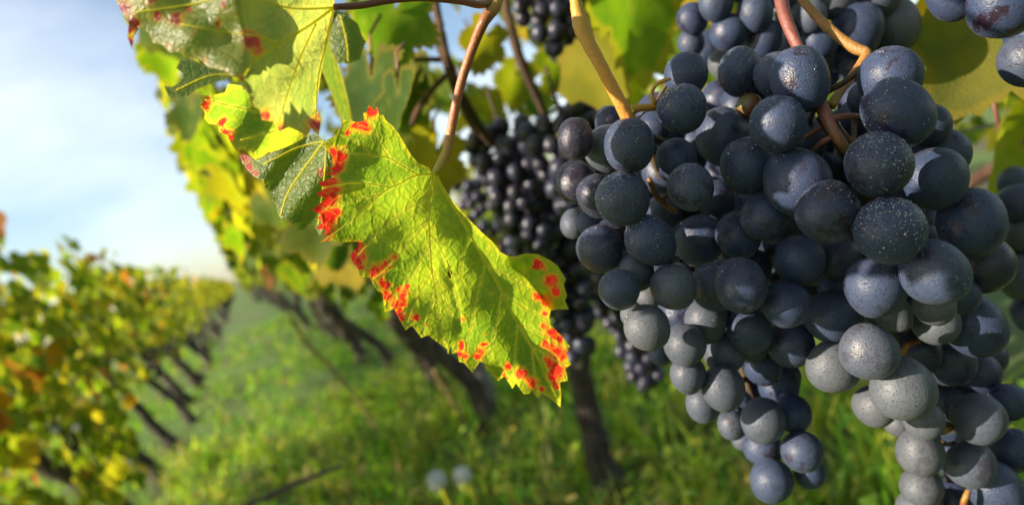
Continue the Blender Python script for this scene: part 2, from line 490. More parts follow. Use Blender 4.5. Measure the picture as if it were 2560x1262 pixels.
def leaf_colour(wg, wy, ww):
    r = random.random() * (wg + wy + ww)
    c = random.choice(GREEN if r < wg else YELLOW if r < wg + wy else WARM)
    k = random.uniform(.8, 1.25)
    return tuple(v * k for v in c)

def place_leaf(loc, tip, nrm, size, col, parent, hi=False, name='leaf'):
    o = bpy.data.objects.new(name, random.choice(LEAF_HI if hi else LEAF_LO))
    R, s = leaf_matrix(tip, nrm, size)
    off = parent_world(parent) if parent is not None else Vector()
    o.matrix_basis = Matrix.Translation(Vector(loc) - off) @ R.to_4x4() @ Matrix.Diagonal((s, s, s, 1))
    o.color = (*col, 1); link(o, parent)
    return o

# ------------------------------------------------------------------ vine rows
def trunk_mesh(base, top, r0, r1, parent, n=16):
    pts, rad = [], []
    base, top = Vector(base), Vector(top); d = top - base
    side = Vector((random.uniform(-1, 1), random.uniform(-1, 1), 0)) * .06; k = random.uniform(.8, 1.35); r0 *= k; r1 *= k
    for i in range(n):
        t = i / (n - 1)
        p = base + d * t + side * math.sin(t * math.pi * 1.6) + Vector((random.gauss(0, .005), random.gauss(0, .005), 0))
        pts.append(p); rad.append((r0 * (1 - t) + r1 * t) * (1.35 - .5 * min(1, t * 5)) * random.uniform(.88, 1.14))
    vs, fs, ts = tube(pts, rad, 14, .16)
    return build('trunk', vs, fs, M_BARK, parent, True)

def cane(pts, r, parent, mat=M_CANE, name='cane'):
    a = spline([tuple(p) for p in pts], 14)
    vs, fs, ts = tube([Vector(q) for q in a], [r * (1 - .5 * i / 13) for i in range(14)], 7, .1)
    return build(name, vs, fs, mat, parent, True)

def joined_leaves(items, parent):
    V, Fc, T, E, Vn = [], [], [], [], []
    for loc, tip, nrm, size, col in items:
        me = random.choice(LEAF_LO); R, s = leaf_matrix(tip, nrm, size); o = len(V)
        ed = me.attributes['edge'].data; vd = me.attributes['vein'].data
        for i, v in enumerate(me.vertices):
            V.append(R @ (v.co * s) + Vector(loc)); T.append((*col, 1)); E.append(ed[i].value); Vn.append(vd[i].value)
        Fc += [tuple(i + o for i in f.vertices) for f in me.polygons]
    o = build('foliage', V, Fc, M_FARLEAF, parent, True, {'tint': T, 'edge': E, 'vein': Vn})
    o['kind'] = 'stuff'
    return o

def vine(side, y, label, group, x0, trunk, canopy, nleaf, weights, far=False, keep=None, size=(.06, .11)):
    """one vine: trunk, canes along the wire, leaves. canopy = (xmin, xmax, zmin, zmax)"""
    bx, tx, tz = trunk
    y += random.uniform(-.1, .1); tx += random.uniform(-.07, .07)
    root = empty('grapevine', (bx, y, 0)); tag(root, label, 'grapevine', group)
    trunk_mesh((bx, y, -.03), (tx, y + random.uniform(-.05, .05), tz), .048, .034, root)
    xm, xM, zm, zM = canopy
    for k in (-1, 1):
        cane([(tx, y, tz - .02), (tx + .03 * k, y + .2 * k, tz + .08), (tx - .02, y + .45 * k, tz + .1)], .012, root)
    for k in range(3):
        yy = y + random.uniform(-.4, .4); xx = random.uniform(xm * .3 + xM * .7, xM) if side > 0 else random.uniform(xm, xm * .3 + xM * .7)
        cane([(tx, yy, tz + .06), ((tx + xx) / 2, yy + random.uniform(-.1, .1), (tz + zM) / 2), (xx, yy + random.uniform(-.2, .2), zM - .06)], .0055, root)
    items = []
    tries = 0
    while len(items) < nleaf and tries < nleaf * 20:
        tries += 1
        yy = y + random.uniform(-.46, .46)
        # more leaves towards the faces of the canopy, fewer inside
        f = random.random(); f = .5 + .5 * math.copysign(abs(2 * f - 1) ** .6, f - .5)
        if side > 0 and y > .5: f = f ** 1.7
        xx = xm + (xM - xm) * f; zz = zm + (zM - zm) * random.random() ** .85
        zz += .06 * math.sin(yy * 6.1 + side) + .04 * math.sin(yy * 13)
        loc = Vector((xx, yy, zz))
        if keep is not None and not keep(loc): continue
        outw = -1 if xx < (xm + xM) / 2 else 1
        tip = Vector((outw * random.uniform(-.1, .7), random.gauss(0, .35), -1 + random.gauss(0, .35)))
        nrm = Vector((outw * .8, random.gauss(0, .55), .55 + random.gauss(0, .35)))
        items.append((loc, tip, nrm, random.uniform(*size), leaf_colour(*weights)))
    if far: joined_leaves(items, root)
    else:
        for it in items: place_leaf(*it, root, hi=False)
    return root

ORD = ['first', 'second', 'third', 'fourth', 'fifth', 'sixth', 'seventh', 'eighth', 'ninth', 'tenth', 'eleventh', 'twelfth', 'thirteenth', 'fourteenth', 'fifteenth', 'sixteenth', 'seventeenth', 'eighteenth', 'nineteenth', 'twentieth', 'twenty-first', 'twenty-second', 'twenty-third', 'twenty-fourth', 'twenty-fifth']

def left_row():
    ys = [1.32, 2.15, 3.0, 3.84, 4.65, 5.5, 6.35, 7.2, 8.1, 9.0]
    y = 10.0
    while y < 27: ys.append(y); y += 1.25
    for i, y in enumerate(ys):
        bx = -.66 + random.uniform(-.04, .04); tx = bx - .22 + random.uniform(-.04, .04)
        far = i >= 9
        c = (-1.02, -.56, .54, 1.19) if i > 2 else (-1.0, -.57, .26, 1.19)
        vine(-1, y, f'{ORD[i]} yellow-green vine from the left edge in the sunlit left row', 'vines of the left row', 0, (bx, tx, .60), c,
             [290, 299, 299, 290, 260, 230, 200, 170, 150][i] if not far else 130, (.60, .31, .09), far, None, (.08, .125) if i < 3 else (.065, .11))
left_row()

def right_keep(loc):
    q = pix(loc)
    if q is None: return False
    px, py, d = q
    if d < .42: return False
    if (px < 900 and d < 1.0 and not (px > 760 and d > .55)): return False
    edge = float(np.interp(py, [-400, 0, 140, 350, 600, 720], [190, 285, 350, 425, 540, 600]))
    if px - .036 * F / d < edge: return False
    if py + .045 * F / d > 700 + max(0, px - 600) * .35: return False
    # gaps of sky and the dark hollow with the hanging clusters
    for gx, gy, rx, ry in ((930, 110, 42, 80), (1050, 80, 70, 85), (1190, 60, 55, 95), (1225, 170, 40, 60)):
        if ((px - gx) / (rx + 25)) ** 2 + ((py - gy) / (ry + 20)) ** 2 < 1: return False
    if px > 1080 and 300 < py < 1300: return False
    return True

def right_row():
    ys = [.80, 1.65, 2.5, 3.4, 4.25, 5.1, 6.0, 6.9, 7.8]
    y = 8.8
    while y < 27: ys.append(y); y += 1.25
    for i, y in enumerate(ys):
        bx = (.69 if i else .95) + random.uniform(-.03, .03); tx = bx - (.02 if i < 2 else .17)
        far = i >= 8
        vine(1, y, f'{ORD[i]} leafy vine from the camera in the right row', 'vines of the right row', 0, (bx, tx, .62), (-.03, .80, .62, 1.32),
             [125, 299, 299, 299, 260, 200, 160, 140][i] if not far else 120, (.72, .27, .01), far, right_keep)
right_row()

def trellis_post():
    b, t = Vector((.765, 2.64, -.05)), Vector((.66, 2.62, .95))
    root = empty('trellis_post', b); tag(root, 'grey weathered wooden stake leaning between two vine trunks', 'post')
    pts = [b.lerp(t, i / 9) for i in range(10)]
    vs, fs, ts = tube(pts, [.032 * random.uniform(.94, 1.05) for _ in pts], 10, .08); build('post', vs, fs, M_POST, root)
    vs, fs, ts = tube([(.66, -1, .78), (.672, 2.6, .765), (.66, 9, .78), (.66, 20, .78)], [.0016] * 4, 5); build('wire', vs, fs, M_POST, root)
trellis_post()

# ------------------------------------------------------------------ grapes
def grape_form(seed):
    rs = random.Random(seed)
    a, b, ph = rs.uniform(.01, .035), rs.uniform(.01, .03), rs.uniform(0, 6)
    def f(th, an):
        r = 1 + a * math.sin(2 * an + ph) * math.sin(th) + b * math.cos(3 * th + ph)
        if th > math.pi - .35: r -= .05 * (1 - (math.pi - th) / .35) ** 2          # blossom-end dimple
        if th < .3: r -= .07 * (1 - th / .3) ** 2
        return Vector((r * math.sin(th) * math.cos(an), r * math.sin(th) * math.sin(an), 1.07 * r * math.cos(th)))
    return f

def grape_mesh(name, seed, seg=30, rings=20):
    f = grape_form(seed); vs, fs = [], []
    for j in range(rings + 1):
        for i in range(seg): vs.append(f(math.pi * j / rings, 2 * math.pi * i / seg))
    for j in range(rings):
        for i in range(seg):
            k = (i + 1) % seg; fs.append((j * seg + i, (j + 1) * seg + i, (j + 1) * seg + k, j * seg + k))
    return mesh_data(name, vs, fs, M_GRAPE)
GRAPES = [grape_mesh('grape', s) for s in range(5)]
GRAPES_LO = [grape_mesh('grape_small', 40 + s, 16, 10) for s in range(3)]

def dew_mesh(seed, count):
    rs = random.Random(seed + count); V, Fc = [], []; f = grape_form(seed)
    for _ in range(count):
        # settles mostly on the upper shoulder
        z = rs.uniform(-.75, 1) if rs.random() < .3 else 1 - abs(rs.gauss(0, .45))
        if z < -1: continue
        an = rs.uniform(0, 6.283); q = math.sqrt(max(0, 1 - z * z))
        nrm = Vector((q * math.cos(an), q * math.sin(an), z)); c = f(math.acos(max(-1, min(1, z))), an)
        r = .007 + .021 * rs.random() ** 3
        if rs.random() < .03: r *= 1.6
        a = nrm.orthogonal().normalized(); b = nrm.cross(a); o = len(V); k = 7
        for (rr, hh) in ((1, 0), (.72, .5)):
            for i in range(k):
                t = 2 * math.pi * i / k; V.append(c + (a * math.cos(t) + b * math.sin(t)) * r * rr + nrm * (r * hh - .003))
        V.append(c + nrm * (r * .72))
        for i in range(k):
            j = (i + 1) % k; Fc.append((o + i, o + j, o + k + j, o + k + i)); Fc.append((o + k + i, o + k + j, o + 2 * k))
    return mesh_data('dew', V, Fc, M_DEW)
DEWS = [[dew_mesh(s, k) for s in range(5)] for k in (300, 600, 1000)]; DEWS_FEW = [dew_mesh(s, 90) for s in range(5)]

ANCH = np.array([(1440, 400, .210), (1570, 370, .203), (1720, 300, .204), (2000, 200, .198), (2070, 530, .188), (1870, 420, .197), (1850, 700, .206), (1600, 750, .203),
                 (1500, 600, .204), (1720, 930, .230), (1910, 1050, .252), (1940, 1190, .265), (2230, 250, .186), (2200, 420, .180), (2225, 575, .178), (2430, 555, .192),
                 (2335, 680, .183), (2190, 715, .186), (2170, 875, .202), (2255, 970, .206), (2300, 1130, .228), (2445, 1040, .226), (2300, 1213, .245), (2080, 800, .212),
                 (1980, 870, .222), (2500, 1200, .24), (1560, 500, .206), (1740, 600, .208)])
def base_depth(px, py):
    w = 1 / ((ANCH[:, 0] - px) ** 2 + (ANCH[:, 1] - py) ** 2 + 900) ** 1.3
    return float((w * ANCH[:, 2]).sum() / w.sum())

# (px, py, radius in photo pixels, layer, wax (highest values also paint sunlit grapes paler), dew)   layer 0 = front
A = [(1438, 348, 48, 0, .18, 2), (1522, 306, 38, 2, .5, 1), (1520, 372, 58, 1, .95, 3), (1573, 364, 66, 0, .9, 3), (1442, 456, 51, 1, .2, 2), (1494, 491, 54, 1, .35, 3),
     (1557, 497, 66, 0, .9, 3), (1436, 560, 38, 2, .95, 1), (1477, 556, 34, 2, .9, 0), (1500, 622, 56, 1, .6, 3), (1536, 592, 48, 1, .35, 3), (1626, 601, 62, 0, .85, 3),
     (1690, 402, 54, 1, .85, 1), (1726, 468, 56, 0, .9, 3), (1705, 273, 61, 0, .85, 3), (1715, 188, 52, 1, .8, 3), (1850, 180, 56, 1, .9, 3), (1806, 342, 68, 0, .9, 3),
     (1636, 320, 42, 2, .8, 1), (1870, 414, 68, 0, .85, 3), (1945, 311, 69, 0, .85, 3), (2000, 200, 74, 0, .85, 3), (1948, 190, 60, 1, .9, 3), (1892, 216, 34, 2, .7, 1),
     (1912, 544, 58, 0, .8, 3), (1846, 588, 58, 1, .85, 3), (1748, 602, 61, 1, .85, 1), (1991, 453, 80, 0, .75, 3), (2070, 530, 78, 0, .6, 3), (1998, 650, 58, 1, .85, 1),
     (1965, 760, 58, 0, .8, 1), (1788, 718, 60, 1, .9, 3), (1852, 713, 64, 0, .7, 3), (1684, 718, 58, 0, .95, 1), (1589, 678, 47, 0, .95, 1), (1548, 723, 52, 0, .9, 2),
     (1618, 819, 56, 0, 1, 2), (1622, 738, 32, 2, 1, 0), (1580, 786, 30, 2, 1, 0), (1763, 802, 54, 1, .95, 1), (1874, 828, 56, 1, .9, 0), (1868, 852, 52, 2, .95, 0),
     (1712, 862, 51, 0, .95, 1), (1652, 884, 30, 2, .9, 0), (1811, 880, 52, 1, .95, 1), (1720, 936, 45, 0, .95, 1), (1808, 970, 53, 0, .95, 1), (1757, 1011, 44, 1, .95, 1),
     (1976, 862, 57, 1, .9, 0), (1906, 915, 46, 2, .8, 0), (1947, 962, 52, 2, .8, 0), (1830, 1062, 36, 1, .95, 0), (1908, 1051, 54, 0, .95, 0), (1982, 1034, 46, 1, .85, 0),
     (1856, 1096, 28, 2, .95, 0), (1907, 1118, 48, 1, .9, 0), (2005, 1128, 51, 0, .9, 0), (2024, 1182, 38, 1, .85, 0), (1929, 1201, 51, 0, .9, 0), (1850, 1012, 36, 2, .9, 0),
     (2010, 365, 52, 3, .7, 0), (1790, 500, 46, 3, .7, 0), (1660, 530, 45, 3, .7, 0), (1830, 640, 45, 3, .7, 0)]
B = [(2225, 195, 74, 0, .85, 3), (2245, 282, 82, 0, .8, 3), (2195, 413, 79, 0, .65, 3), (2224, 577, 83, 0, .8, 3), (2334, 447, 76, 1, .85, 1), (2428, 557, 82, 1, .85, 1),
     (2335, 680, 79, 0, .9, 1), (2190, 716, 76, 0, .9, 1), (2356, 388, 64, 2, .8, 0), (2318, 312, 54, 2, .75, 0), (2452, 656, 72, 2, .35, 0), (2232, 782, 46, 2, 1, 0),
     (2336, 764, 48, 1, 1, 0), (2340, 806, 56, 2, 1, 0), (2396, 738, 50, 2, .7, 0), (2432, 812, 74, 2, .8, 0), (2172, 878, 70, 0, .95, 0), (2257, 971, 74, 0, 1, 0),
     (2188, 1014, 52, 1, 1, 0), (2309, 1050, 47, 1, 1, 0), (2246, 1058, 34, 2, 1, 0), (2300, 1128, 57, 1, 1, 0), (2304, 1213, 52, 1, 1, 0), (2446, 1046, 60, 1, .95, 0),
     (2427, 1160, 56, 1, .95, 0), (2522, 1004, 46, 2, .8, 0), (2532, 1125, 56, 2, .8, 0), (2488, 1222, 68, 1, .9, 0), (2446, 935, 52, 3, .6, 0), (2370, 900, 60, 3, .6, 0),
     (2380, 1000, 50, 3, .6, 0), (2300, 880, 50, 3, .6, 0), (2300, 1280, 52, 2, 1, 0), (2380, 1240, 48, 3, .8, 0), (2082, 916, 62, 1, 1, 0), (2078, 792, 63, 1, .9, 0),
     (2094, 722, 46, 2, .85, 0), (2092, 646, 56, 2, .5, 0), (2120, 330, 46, 3, .6, 0), (2145, 290, 44, 3, .6, 0), (2160, 250, 40, 3, .6, 0), (2290, 370, 50, 3, .6, 0),
     (2030, 340, 44, 3, .6, 0), (2300, 620, 60, 3, .6, 0), (2140, 600, 60, 3, .6, 0)]

def fill(lst, poly, n, seed, layer=4):
    rs = random.Random(seed); xs = [p[0] for p in poly]; ys = [p[1] for p in poly]; k = 0
    while k < n:
        x, y = rs.uniform(min(xs), max(xs)), rs.uniform(min(ys), max(ys))
        if in_poly(x, y, poly): lst.append((x, y, rs.uniform(44, 58), layer, rs.uniform(.5, .9), 0)); k += 1
fill(A, [(1520, 330), (1680, 260), (1950, 230), (2060, 420), (2060, 640), (1990, 800), (1990, 1040), (1930, 1080), (1800, 960), (1660, 780), (1540, 640)], 46, 3)
fill(A, [(1620, 320), (1690, 230), (1950, 200), (2040, 420), (2040, 640), (1960, 800), (1850, 860), (1660, 700)], 40, 8, 5)
fill(A, [(1600, 380), (1680, 270), (1900, 240), (2060, 330), (2100, 560), (2090, 800), (1960, 960), (1800, 860), (1640, 680)], 30, 18, 6)
fill(B, [(2140, 330), (2330, 330), (2400, 600), (2400, 760), (2470, 900), (2480, 1180), (2340, 1180), (2280, 920), (2150, 800), (2110, 620)], 40, 4)
fill(B, [(2140, 220), (2300, 260), (2360, 600), (2380, 760), (2420, 1000), (2340, 1060), (2180, 760), (2120, 560)], 36, 9, 5)
fill(B, [(2120, 250), (2300, 260), (2400, 520), (2440, 760), (2500, 1000), (2400, 1180), (2300, 1000), (2160, 780), (2080, 560)], 26, 19, 6)

def settle(lists):
    G = []
    for li, L in enumerate(lists):
        for (x, y, r, ly, wx, dw) in L: G.append([x, y, r, base_depth(x, y) + (0, .013, .026, .040, .052, .07, .09)[ly], ly, wx, dw, li])
    for it in range(50):
        moved = False
        for i in range(len(G)):
            for j in range(i):
                a, b = G[i], G[j]
                if abs(a[0] - b[0]) > 170 or abs(a[1] - b[1]) > 170: continue
                pa, pb = P(*a[:2], a[3]), P(*b[:2], b[3]); ra, rb = a[2] * a[3] / F, b[2] * b[3] / F
                D = (pa - pb).length; need = .93 * (ra + rb)
                if D < need:
                    back, front = (a, b) if (a[4], a[3]) > (b[4], b[3]) else (b, a)
                    back[3] += min(.004, (need - D) * .8 + .0003); moved = True
        if not moved: break
    return G

def grape(parent, loc, r, wax, dew, lo=False):
    k = random.randrange(3 if lo else 5)
    o = bpy.data.objects.new('grape', (GRAPES_LO if lo else GRAPES)[k])
    off = parent_world(parent)
    o.location = loc - off; o.scale = (r * random.uniform(.95, 1.04), r * random.uniform(.95, 1.04), r * random.uniform(.95, 1.07))
    o.rotation_euler = (random.gauss(0, .28), random.gauss(0, .28), random.uniform(0, 6.28))
    o.color = (wax, random.uniform(.25, 1.0), 0, 1); link(o, parent)
    if dew:
        me = (DEWS_FEW if dew == 1 else DEWS[0] if dew == 2 else random.choice(DEWS))[k]
        d = bpy.data.objects.new('dew', me); d['kind'] = 'stuff'; link(d, o)
    return o

def cluster(label, grapes, axis, group=None, lo=False, axr=.0022):
    """grapes = (world point, radius, wax, dew); axis = world points of the stalk inside the bunch"""
    root = empty('grape_cluster', axis[0]); tag(root, label, 'grape cluster', group)
    mb = MB()
    a = spline([tuple(p) for p in axis], 20); pts = [Vector(q) for q in a]
    mb.tube(pts, [axr * (1 - .5 * i / 19) for i in range(20)], 8, .15)
    for k, (loc, r, wx, dw) in enumerate(grapes):
        grape(root, loc, r, wx, dw, lo)
        q = min(pts, key=lambda p: (p + Vector((0, 0, -.012)) - loc).length)
        if not lo and (k % 3 or (q - loc).length > .034): continue
        end = loc + (q - loc).normalized() * r * .6 + Vector((0, 0, r * .6))
        mb.tube([q, (q + end) / 2 + Vector((0, 0, -.001)), end], [axr * .5, axr * .3, axr * .38], 6, .1)
    mb.build('rachis', M_STALK, root)
    return root

G = settle([A, B])
def gl(li): return [(P(g[0], g[1], g[3]), g[2] * g[3] / F, g[5], g[6]) for g in G if g[7] == li]
ca = cluster('large dewy blue-black grape cluster hanging from the orange stalk beside the leaf', gl(0),
        [P(1600, 300, .236), P(1660, 450, .256), P(1740, 650, .268), P(1830, 850, .276), P(1900, 1050, .280), P(1945, 1150, .282)])
cb = cluster('large blue-black grape cluster at right hanging from the reddish stalk', gl(1),
        [P(2040, 240, .208), P(2062, 290, .203), P(2110, 370, .212), P(2200, 560, .240), P(2260, 750, .252), P(2300, 950, .258), P(2360, 1150, .258)], axr=.0028)

def stem_bits(root, bits):
    for pts in bits:
        vs, fs, ts = pxtube(pts, 12, 8, .15); build('side_stem', vs, fs, M_STEMBIT, root, True, {'t': ts})
M_STEMBIT = plain_material('young_stem', (.24, .14, .02), (.18, .05, .02), .6, 240)
stem_bits(ca, [[(1622, 445, .222, 6), (1634, 475, .223, 7), (1650, 500, .226, 8), (1690, 530, .234, 7)], [(1650, 500, .226, 6), (1672, 488, .228, 5), (1690, 480, .23, 4)]])
stem_bits(cb, [[(2252, 890, .232, 8), (2268, 862, .232, 9), (2296, 850, .236, 8)], [(2350, 1080, .244, 7), (2366, 1074, .242, 9), (2388, 1062, .246, 7)],
               [(2422, 1225, .246, 7), (2412, 1250, .246, 8), (2404, 1280, .25, 8)], [(2010, 345, .219, 5), (2035, 330, .216, 6), (2060, 318, .214, 6)], [(2140, 370, .212, 6), (2125, 350, .21, 6), (2105, 330, .208, 7)]])

def px_cluster(label, lst, d, axis, group=None, lo=False):
    g = []
    for (x, y, r, dd) in lst: g.append((P(x, y, d + dd), r * (d + dd) / F, random.uniform(.75, 1), 0))
    cluster(label, g, axis, group, lo)

px_cluster('blurred sunlit grape cluster behind the stalks at the top',
           [(1790, 8, 42, 0), (1888, 32, 46, 0), (1822, 82, 46, .005), (1908, 102, 46, .008), (1732, 48, 38, .012), (1728, 108, 34, .02), (1984, 40, 44, .01), (2030, 42, 36, .0),
            (2048, 108, 42, .008), (2140, 78, 62, .01), (2232, 66, 66, .02), (1806, 158, 36, .03), (1990, 120, 40, .022), (2150, 165, 50, .03), (1860, -40, 46, 0), (1960, -30, 46, .004),
            (2090, -5, 52, .01), (1760, -50, 42, .01), (2190, -10, 56, .012), (1940, 170, 40, .04), (2060, 180, 42, .045), (1870, 150, 40, .05), (1770, 120, 40, .04), (2100, 130, 45, .035), (1950, 80, 40, .04)],
           .285, [P(1950, -80, .33), P(1960, 60, .335), P(1980, 190, .34)])
px_cluster('grape cluster cut off by the upper right corner', [(2384, -12, 60, .02), (2512, 4, 86, 0), (2568, 150, 62, .02), (2450, -90, 75, .01), (2600, 70, 80, .02)], .185,
           [P(2540, -150, .23), P(2550, -20, .225), P(2590, 150, .23)])
px_cluster('pale out-of-focus grape cluster at the right edge', [(2546, 512, 50, 0), (2530, 600, 44, .02), (2560, 690, 56, .0), (2570, 590, 52, 0), (2580, 780, 50, .01), (2620, 640, 60, .02), (2535, 455, 36, .03)], .36,
           [P(2590, 380, .4), P(2590, 600, .4), P(2590, 780, .4)])

def hanging(label, px, py, d, length, width, n, group, seed, lo=True, wax=(.2, .45)):  # low wax darkens these berries, deep shade put into their colour
    """a cone-shaped bunch hanging straight down from a point"""
    rs = random.Random(seed); top = P(px, py, d); g = []; tries = 0
    while len(g) < n and tries < 6000:
        tries += 1
        t = rs.random() ** .9; R = width * (1 - .72 * t) * (.75 + .25 * min(1, t * 6))
        an = rs.uniform(0, 6.283); q = R * rs.uniform(.55, 1)
        p = top + Vector((q * math.cos(an), q * math.sin(an), -.012 - length * t)); r = rs.uniform(.0072, .0090)
        if all((p - o[0]).length > .86 * (r + o[1]) for o in g): g.append((p, r, rs.uniform(*wax), 0))
    cluster(label, g, [top + Vector((0, 0, .03)), top, top - Vector((0, 0, length * .5)), top - Vector((0, 0, length * .92))], group, lo, .0018)

SH = 'shaded clusters hanging behind the red-edged leaf'
hanging('shaded dark cluster just right of the leaf stalk', 1240, 290, .66, .13, .042, 75, SH, 1)
hanging('shaded dark cluster left of the big dewy cluster', 1390, 250, .60, .16, .046, 95, SH, 2)
hanging('shaded dark cluster low behind the tip of the red-edged leaf', 1330, 480, .72, .17, .05, 90, SH, 3)
hanging('shaded dark cluster lowest of the ones behind the dewy grapes', 1500, 560, .80, .19, .05, 95, SH, 4)
hanging('shaded dark cluster furthest back in the hollow under the leaves', 1200, 420, .95, .17, .055, 80, SH, 5)
hanging('dark blurred cluster at the top between the two stalks', 1345, -90, .62, .07, .04, 34, SH, 6)
hanging('shaded dark cluster between the leaf stalk and the brown canes', 1310, 400, .70, .17, .05, 95, SH, 16)
hanging('shaded dark cluster right behind the left side of the dewy cluster', 1470, 430, .74, .18, .05, 95, SH, 17)
LR = 'dark clusters in the left row'
hanging('dark cluster hanging nearest in the left row above a trunk', 368, 868, 3.5, .15, .055, 55, LR, 7)
hanging('dark cluster hanging second in the left row under yellow leaves', 420, 848, 4.2, .15, .055, 50, LR, 8)
hanging('dark cluster hanging furthest along the left row', 470, 832, 4.9, .15, .06, 50, LR, 9)
hanging('dark cluster low at the left edge under the leaves', 150, 1020, 2.3, .15, .05, 50, LR, 10)

# ------------------------------------------------------------------ leaf traced by its real outline
def densify(pts, step):
    out = []
    for i in range(len(pts)):
        a, b = pts[i], pts[(i + 1) % len(pts)]
        k = max(1, int(math.hypot(b[0] - a[0], b[1] - a[1]) / step))
        for j in range(k): out.append((a[0] + (b[0] - a[0]) * j / k, a[1] + (b[1] - a[1]) * j / k))
    return out

def blade(outline, depth, step, mat, parent, veins=(), reds=(), holes=(), edgew=16, name='blade', vw=4.0):
    ol = densify(outline, step)
    xs = [p[0] for p in ol]; ys = [p[1] for p in ol]; pts = []; row = 0
    y = min(ys)
    oa = np.array(ol)
    while y < max(ys):
        x = min(xs) + (row % 2) * step / 2
        while x < max(xs):
            if in_poly(x, y, outline) and np.min((oa[:, 0] - x) ** 2 + (oa[:, 1] - y) ** 2) > (step * .5) ** 2: pts.append((x, y))
            x += step
        y += step * .87; row += 1
    v2, fs = triangulate(ol, pts)
    segs = [(a[0], a[1], b[0], b[1]) for vn in veins for a, b in zip(vn[:-1], vn[1:])]
    V, ve, rd, eg = [], [], [], []
    ra = np.array(reds) if len(reds) else np.zeros((0, 3))
    for x, y in v2:
        dv = min((seg_dist(x, y, *s)[0] for s in segs), default=99)
        de = math.sqrt(np.min((oa[:, 0] - x) ** 2 + (oa[:, 1] - y) ** 2))
        r = 0
        if len(ra):
            # ragged stains: they run along the small veins rather than in rounds
            q = Vector((x, y, 0)); wx = x + 8 * noise.noise(q * .035) + 7 * noise.noise(q * .11); wy = y + 8 * noise.noise(q * .035 + Vector((7, 3, 1))) + 7 * noise.noise(q * .11 + Vector((2, 9, 4)))
            r = float(np.max(np.clip(1.1 - np.sqrt((ra[:, 0] - wx) ** 2 + (ra[:, 1] - wy) ** 2) / (ra[:, 2] * 1.35), 0, 1)))
        V.append(P(x, y, depth(x, y) - .00012 * math.exp(-(dv / 7) ** 2)))
        ve.append(max(0, 1 - dv / vw)); rd.append(r); eg.append(max(0, 1 - de / edgew) ** 1.5)
    if holes:
        keep = []
        for f in fs:
            cx = sum(v2[i][0] for i in f) / 3; cy = sum(v2[i][1] for i in f) / 3
            if not any(in_poly(cx, cy, h) for h in holes): keep.append(f)
        fs = keep
    fs = [f if (V[f[1]] - V[f[0]]).cross(V[f[2]] - V[f[0]]).dot(CP - V[f[0]]) > 0 else tuple(reversed(f)) for f in fs]
    return build(name, V, fs, mat, parent, True, {'vein': ve, 'red': rd, 'edge': eg})

def vein_parts(veins, depth, parent, mat, r0=4.0, r1=1.0):
    for vn in veins:
        a = spline(vn, max(8, len(vn) * 5)); n = len(a)
        big = vn[0][2] if len(vn[0]) > 2 else 1.0
        pts = [P(q[0], q[1], depth(q[0], q[1]) - .0006) for q in a]
        vs, fs, ts = tube(pts, [(r0 * big * (1 - i / n) + r1 * i / n) * depth(q[0], q[1]) / F for i, q in enumerate(a)], 6)
        build('vein', vs, fs, mat, parent)

M_LEAF = near_leaf_material('red_edged_leaf', (.075, .120, .008), (.145, .175, .010), (.26, .21, .012), (.48, .016, .012), 4.0, .68)
M_LEAF_PALE = near_leaf_material('pale_leaf', (.12, .16, .03), (.20, .21, .05), (.30, .22, .03), (.26, .03, .03), 2.9, .5, .45, 260.0, .0009, .3)
M_LEAF_GREEN = near_leaf_material('green_leaf', (.070, .120, .012), (.110, .160, .018), (.18, .18, .02), (.40, .03, .03), 2.4, .45, .45, 330.0, .0009, .4)
M_LEAF_YELLOW = near_leaf_material('yellow_leaf', (.12, .14, .012), (.22, .20, .012), (.34, .25, .012), (.45, .05, .015), 2.4, .6)
def vein_material():
    m, nt, out = new_mat('leaf_vein'); n = N(nt)
    leaf_shader(n, nt, out, (.62, .58, .08), (.95, .92, .16), .72, .5, None, .3); return m
M_VEIN = vein_material()
M_PETIOLE = stem_material('petiole', [(0, (.42, .33, .04)), (.16, (.42, .28, .035)), (.3, (.26, .10, .035)), (.48, (.34, .12, .05)), (.68, (.42, .15, .08)), (.85, (.45, .30, .05)), (1, (.42, .38, .04))])
M_ORANGE = stem_material('orange_stalk', [(0, (.42, .26, .02)), (.3, (.50, .27, .03)), (.7, (.58, .26, .045)), (1, (.50, .20, .05))])
M_REDST = stem_material('reddish_stalk', [(0, (.13, .04, .035)), (.35, (.20, .06, .045)), (.7, (.22, .085, .05)), (1, (.20, .12, .045))])
M_BROWNST = stem_material('brown_stalk', [(0, (.28, .14, .03)), (.5, (.32, .15, .03)), (.75, (.42, .18, .05)), (1, (.32, .20, .04))], .5, .0008, .8)

def C(l, s=1.486, ox=750, oy=200): return [(ox + x / s, oy + y / s, *r) for x, y, *r in l]

